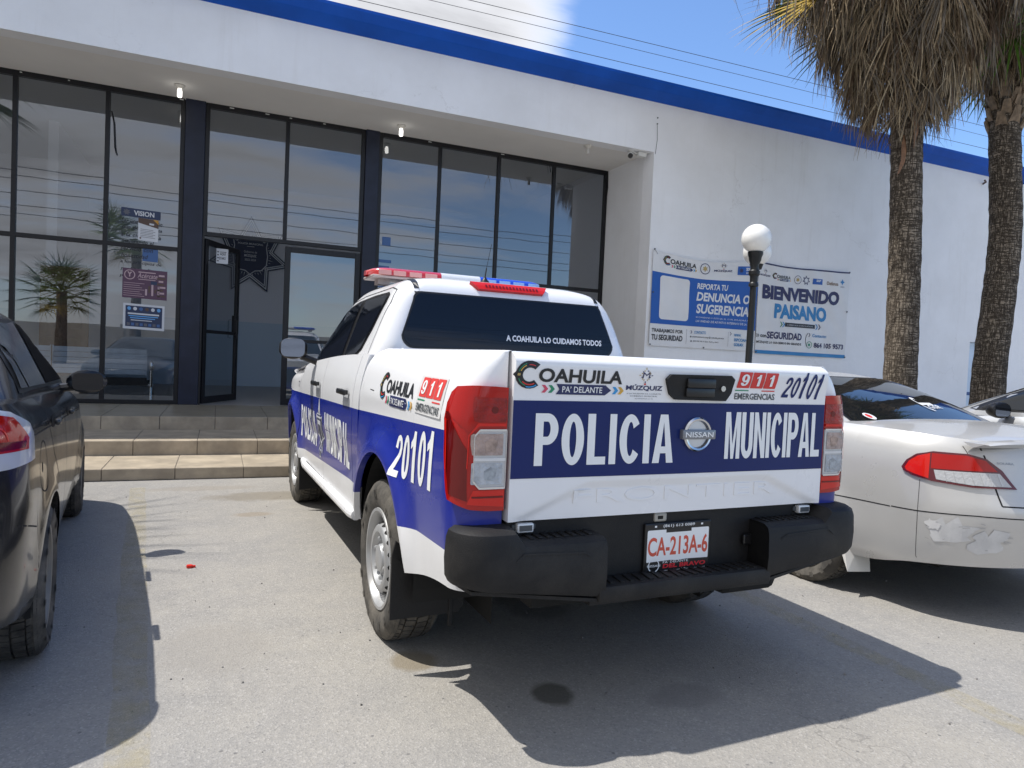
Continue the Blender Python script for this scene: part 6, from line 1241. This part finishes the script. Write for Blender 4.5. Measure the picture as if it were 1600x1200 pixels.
def skirt(root, c, z0, z1, r0, r1, nf, seed, rt):
    """thatch of dead fan fronds hanging round the trunk between heights z0 (bottom) and z1"""
    rg = np.random.default_rng(seed); b = MB()
    for k in range(nf):
        q = rg.random() ** .8; zt = z0 + .75 + (z1 - z0 - .3) * q; a = rg.uniform(0, 2 * math.pi); spread = r0 + (r1 - r0) * q; out = spread * rg.uniform(.55, 1.0)
        d = Vector((math.cos(a), math.sin(a), 0)); cc = Vector(c(zt)); st = cc + d * rt * .9; mid = cc + d * (rt + (out - rt) * .62); mid.z = zt + .05 + .10 * rg.random(); hub = cc + d * out; hub.z = zt - .22 - .12 * rg.random()
        mi = int(rg.choice([0, 1, 2, 3], p=[.36, .34, .14, .16])); b.tube([st, mid, hub], [.016, .012, .009], 5, mi, False); L = (.62 + .5 * rg.random()) * (.75 + .45 * q)
        tg = Vector((-d.y, d.x, 0))
        for j in range(21):
            f = (j - 10) / 10 + rg.normal(0, .06); dr = (tg * f * .55 + d * rg.uniform(-.22, .16) + Vector((0, 0, -1))); Lj = L * (1 - .25 * abs(f)) * rg.uniform(.75, 1.12); p = [hub]
            vel = (tg * f * 1.1 + d * .25 + Vector((0, 0, -.55))).normalized()
            for s in range(5): vel = (vel * .58 + dr.normalized() * .42 + Vector(rg.normal(0, .045, 3))).normalized(); p.append(p[-1] + vel * Lj / 5)
            strip(b, p, .0095 * rg.uniform(.6, 1.3), mi if rg.random() < .75 else int(rg.integers(0, 4)), rg.uniform(0, 6.28))
    # loose fibres
    for k in range(nf * 2):
        a = rg.uniform(0, 6.28); q = rg.random(); z = z0 + .35 + (z1 - z0) * q; r = (r0 + (r1 - r0) * q) * rg.uniform(.6, .98); cc = Vector(c(z)); p = [Vector((cc.x + r * math.cos(a), cc.y + r * math.sin(a), z))]
        for s in range(5): p.append(p[-1] + Vector((rg.normal(0, .035), rg.normal(0, .035), -.07 - .10 * rg.random())))
        strip(b, p, .006, int(rg.integers(0, 4)), a)
    return b.build('dead_fronds', DRY, root)
def crown(root, c, nf, R0, seed, low=-.35, name='green_fronds', mats=None, yel=.2, seg=22, a0=0):
    rg = np.random.default_rng(seed); b = MB(); c = Vector(c)
    for k in range(nf):
        a = a0 + 2 * math.pi * (k * .618 % 1) + rg.normal(0, .15); el = low + (1.45 - low) * ((k + .5) / nf) ** .9; d = Vector((math.cos(a) * math.cos(el), math.sin(a) * math.cos(el), math.sin(el))); Lp = R0 * rg.uniform(.48, .62); mi = 2 if (el < low + .45 and rg.random() < yel * 2) else (1 if rg.random() < .35 else 0)
        hub = c + d * Lp + Vector((0, 0, -.10)); b.tube([c + d * .1, c + d * Lp * .55 + Vector((0, 0, .03)), hub], [.022, .017, .012], 5, mi, False)
        side = d.cross(Vector((0, 0, 1))).normalized(); upn = side.cross(d).normalized(); L = R0 * rg.uniform(.42, .55)
        for j in range(seg):
            f = R(-118 + 236 * j / (seg - 1)) + rg.normal(0, .03); dr = d * math.cos(f) + side * math.sin(f) + upn * .12 * math.cos(f * 2); p = [hub]; vel = dr
            for s in range(5): vel = (vel + Vector((0, 0, -.045 - .06 * (s / 4) ** 2 * (1 + abs(f) * .3)))).normalized(); p.append(p[-1] + vel * L * (1 - .18 * abs(f) / 2) / 5)
            strip(b, p, .021, mi, a)
    return b.build(name, mats or GRN, root)
def boots(root, c, z0, z1, rt, n, seed):
    rg = np.random.default_rng(seed); b = MB()
    for k in range(n):
        z = z0 + (z1 - z0) * k / n; a = k * 2.4 + rg.normal(0, .2); cc = Vector(c(z)); d = Vector((math.cos(a), math.sin(a), 0)); t = Vector((-d.y, d.x, 0)); w = .075 * rg.uniform(.8, 1.2); p0 = cc + d * (rt - .01); p1 = cc + d * (rt + .055) + Vector((0, 0, .14)); p2 = cc + d * (rt + .085) + Vector((0, 0, .24)) 
        for pa, pb, wa, wb in ((p0, p1, w, w * .7), (p1, p2, w * .7, w * .5)): b.add([pa - t * wa, pa + t * wa, pb + t * wb, pb - t * wb, pa - t * wa - d * .03, pa + t * wa - d * .03, pb + t * wb - d * .035, pb - t * wb - d * .035], [[0, 1, 2, 3], [7, 6, 5, 4], [0, 3, 7, 4], [1, 5, 6, 2], [0, 4, 5, 1], [3, 2, 6, 7]])
    return b.build('leaf_bases', BOOT, root)
YP = 7.0
p1 = empty('palm_tree', (9.10, YP, .12), 0, 'tall fan palm with a thick skirt of dead brown fronds, nearer the lamp post', 'palm tree', 'fan palms along the white wall')
ax1 = [(0, 0, -.1), (-.02, 0, 1.1), (-.05, 0, 2.1), (-.10, 0, 3.2), (-.17, 0, 4.2), (-.25, 0, 5.4), (-.30, 0, 7.3)]
trunk(p1, ax1, [.245, .222, .212, .208, .205, .20, .19]); c1 = lambda z: (float(cr([q[2] for q in ax1], [q[0] for q in ax1], z)), 0, z)
skirt(p1, c1, 4.60, 7.3, .50, 1.85, 430, 11, .20); crown(p1, c1(7.3), 46, 2.3, 3, -.72, yel=.12); crown(p1, c1(6.75), 1, 2.5, 8, -2.2, 'yellowing_frond', [leafmat('frond_ochre', (.36, .25, .05))] * 3, a0=3.25)
b = MB(); strip(b, [(-.34, -.10, 4.55), (-.39, -.12, 4.40), (-.41, -.13, 4.20), (-.48, -.14, 4.05), (-.53, -.15, 3.98)], .06, 0, 1.5); strip(b, [(-.27, -.18, 4.9), (-.30, -.22, 4.6), (-.33, -.22, 4.35)], .07, 0, 1.6); b.build('torn_leaf_base', mat('torn_sheath', (.22, .115, .06), .8, var=.3, vscale=10), p1)
# long ragged strands hanging from one low frond on the left
b = MB(); rg = np.random.default_rng(21); b.tube([(-.45, -.1, 6.75), (-1.6, -.1, 6.9), (-2.75, -.1, 6.45)], [.02, .015, .01], 5, 0, False)
for k in range(30):
    x = rg.uniform(-3.45, -2.35) if k < 22 else rg.uniform(-2.4, -1.6); p = [Vector((x, rg.normal(0, .15) - .1, 6.35 + rg.normal(0, .12)))]; L = rg.uniform(.5, 1.25)
    for s in range(6): p.append(p[-1] + Vector((rg.normal(0, .03) + (.02 if k % 3 else -.02), rg.normal(0, .03), -L / 6)))
    strip(b, p, .010, int(rg.choice([0, 1, 2], p=[.3, .3, .4])), rg.uniform(0, 3))
b.build('hanging_strands', DRY, p1)
p2 = empty('palm_tree', (11.05, YP, .12), 0, 'fan palm with ragged leaf bases under its crown, nearest the right edge of the photo', 'palm tree', 'fan palms along the white wall')
ax2 = [(0, 0, -.1), (.0, 0, 1.2), (.10, 0, 2.4), (.16, 0, 3.4), (.06, 0, 4.4), (-.04, 0, 5.4), (-.02, 0, 7.8)]
trunk(p2, ax2, [.265, .232, .224, .22, .216, .21, .19]); c2 = lambda z: (float(cr([q[2] for q in ax2], [q[0] for q in ax2], z)), 0, z)
skirt(p2, c2, 5.5, 7.8, .42, 1.2, 260, 12, .20); crown(p2, c2(7.45), 54, 2.2, 4, -1.2, yel=.02, mats=[leafmat('fresh_green', (.10, .20, .03)), leafmat('fresh_light_green', (.16, .26, .05)), GRN[2]]); boots(p2, c2, 4.95, 5.9, .20, 46, 5)
p3 = empty('palm_tree', (-5.45, 6.5, 0), 0, 'fan palm outside the left edge, beyond the black saloon, whose frond tips shade the paving', 'palm tree'); trunk(p3, [(0, 0, -.1), (.05, 0, 3), (0, 0, 6.4)], [.30, .25, .22]); crown(p3, (0, 0, 6.4), 36, 2.5, 9, -.5, seg=18)
# power lines over the roof and across the street behind the viewer
WIRE = mat('power_cable', (.02, .02, .022), .6)
def wire(pts, r, lab, grp):
    a, m, z = [Vector(p) for p in pts]; q = []
    for k in range(41):
        t = k / 40; q.append(a * (1 - t) * (1 - 2 * t) + m * 4 * t * (1 - t) + z * t * (2 * t - 1))
    o = MB().tube(q, r, 5).build('power_cable', WIRE, None, True); meta(o, lab, 'cable', grp)
G1 = 'power cables above the roof'
wire([(-6, 28, 15.9), (23.06, 28, 16.47), (52, 28, 16.75)], .013, 'upper power cable crossing the blue sky above the roof', G1)
wire([(-6, 28.4, 15.80), (23.06, 28.4, 16.22), (52, 28.4, 16.35)], .011, 'middle power cable just under the top one above the roof', G1)
wire([(-6, 28, 15.05), (21.4, 28, 15.25), (52, 28, 15.42)], .013, 'lowest power cable crossing the sky above the roof', G1)
G2 = 'street cables mirrored in the glass'
for k, (z, y) in enumerate(((7.95, -10), (7.70, -10.4), (7.05, -10), (6.55, -10.4), (6.15, -10))):
    wire([(-30, y, z + .25), (4, y, z - .15), (38, y, z + .25)], .014, 'street power cable mirrored in the entrance glass', G2)
# across the street, seen only as reflections
for k, (x, y, h) in enumerate(((-4.55, -20, 6.6), (-8.0, -20, 3.4))):
    r = empty('palm_tree', (x, y, 0), 0, ['tall green palm across the street, mirrored behind the VISION lettering', 'shorter green palm across the street, mirrored in the left window bay'][k], 'palm tree'); trunk(r, [(0, 0, -.1), (.05, 0, h * .5), (0, 0, h + .4)], [.32, .25, .22]); crown(r, (0, 0, h + .4), 40, 2.3, 30 + k, -.8, seg=14)
fw_ = MB()
for k in range(9): fw_.box(-24 + 6.0 * k, -27.2, 0, -18.06 + 6.0 * k, -27, 2.3).box(-24.1 + 6 * k, -27.25, 0, -23.9 + 6 * k, -26.95, 2.5)
meta(fw_.build('boundary_wall', mat('beige_block_wall', (.42, .37, .30), .9, var=.15, vscale=1.5)), 'long beige block wall across the street, mirrored in the glass', 'wall')
# things lying on the ground
cap = MB().lathe([(.013, 0), (.0145, .004), (.0135, .012), (.0, .013)], 14).box(.008, -.006, 0, .026, .006, .010, bev=.002).build('bottle_cap', mat('red_plastic', (.65, .02, .01), .4), None, True); cap.location = (-.124, 4.425, .001); cap.scale = (1.25, 1.25, 1.25); meta(cap, 'small red plastic cap lying on the sunlit paving between the cars', 'bottle cap')
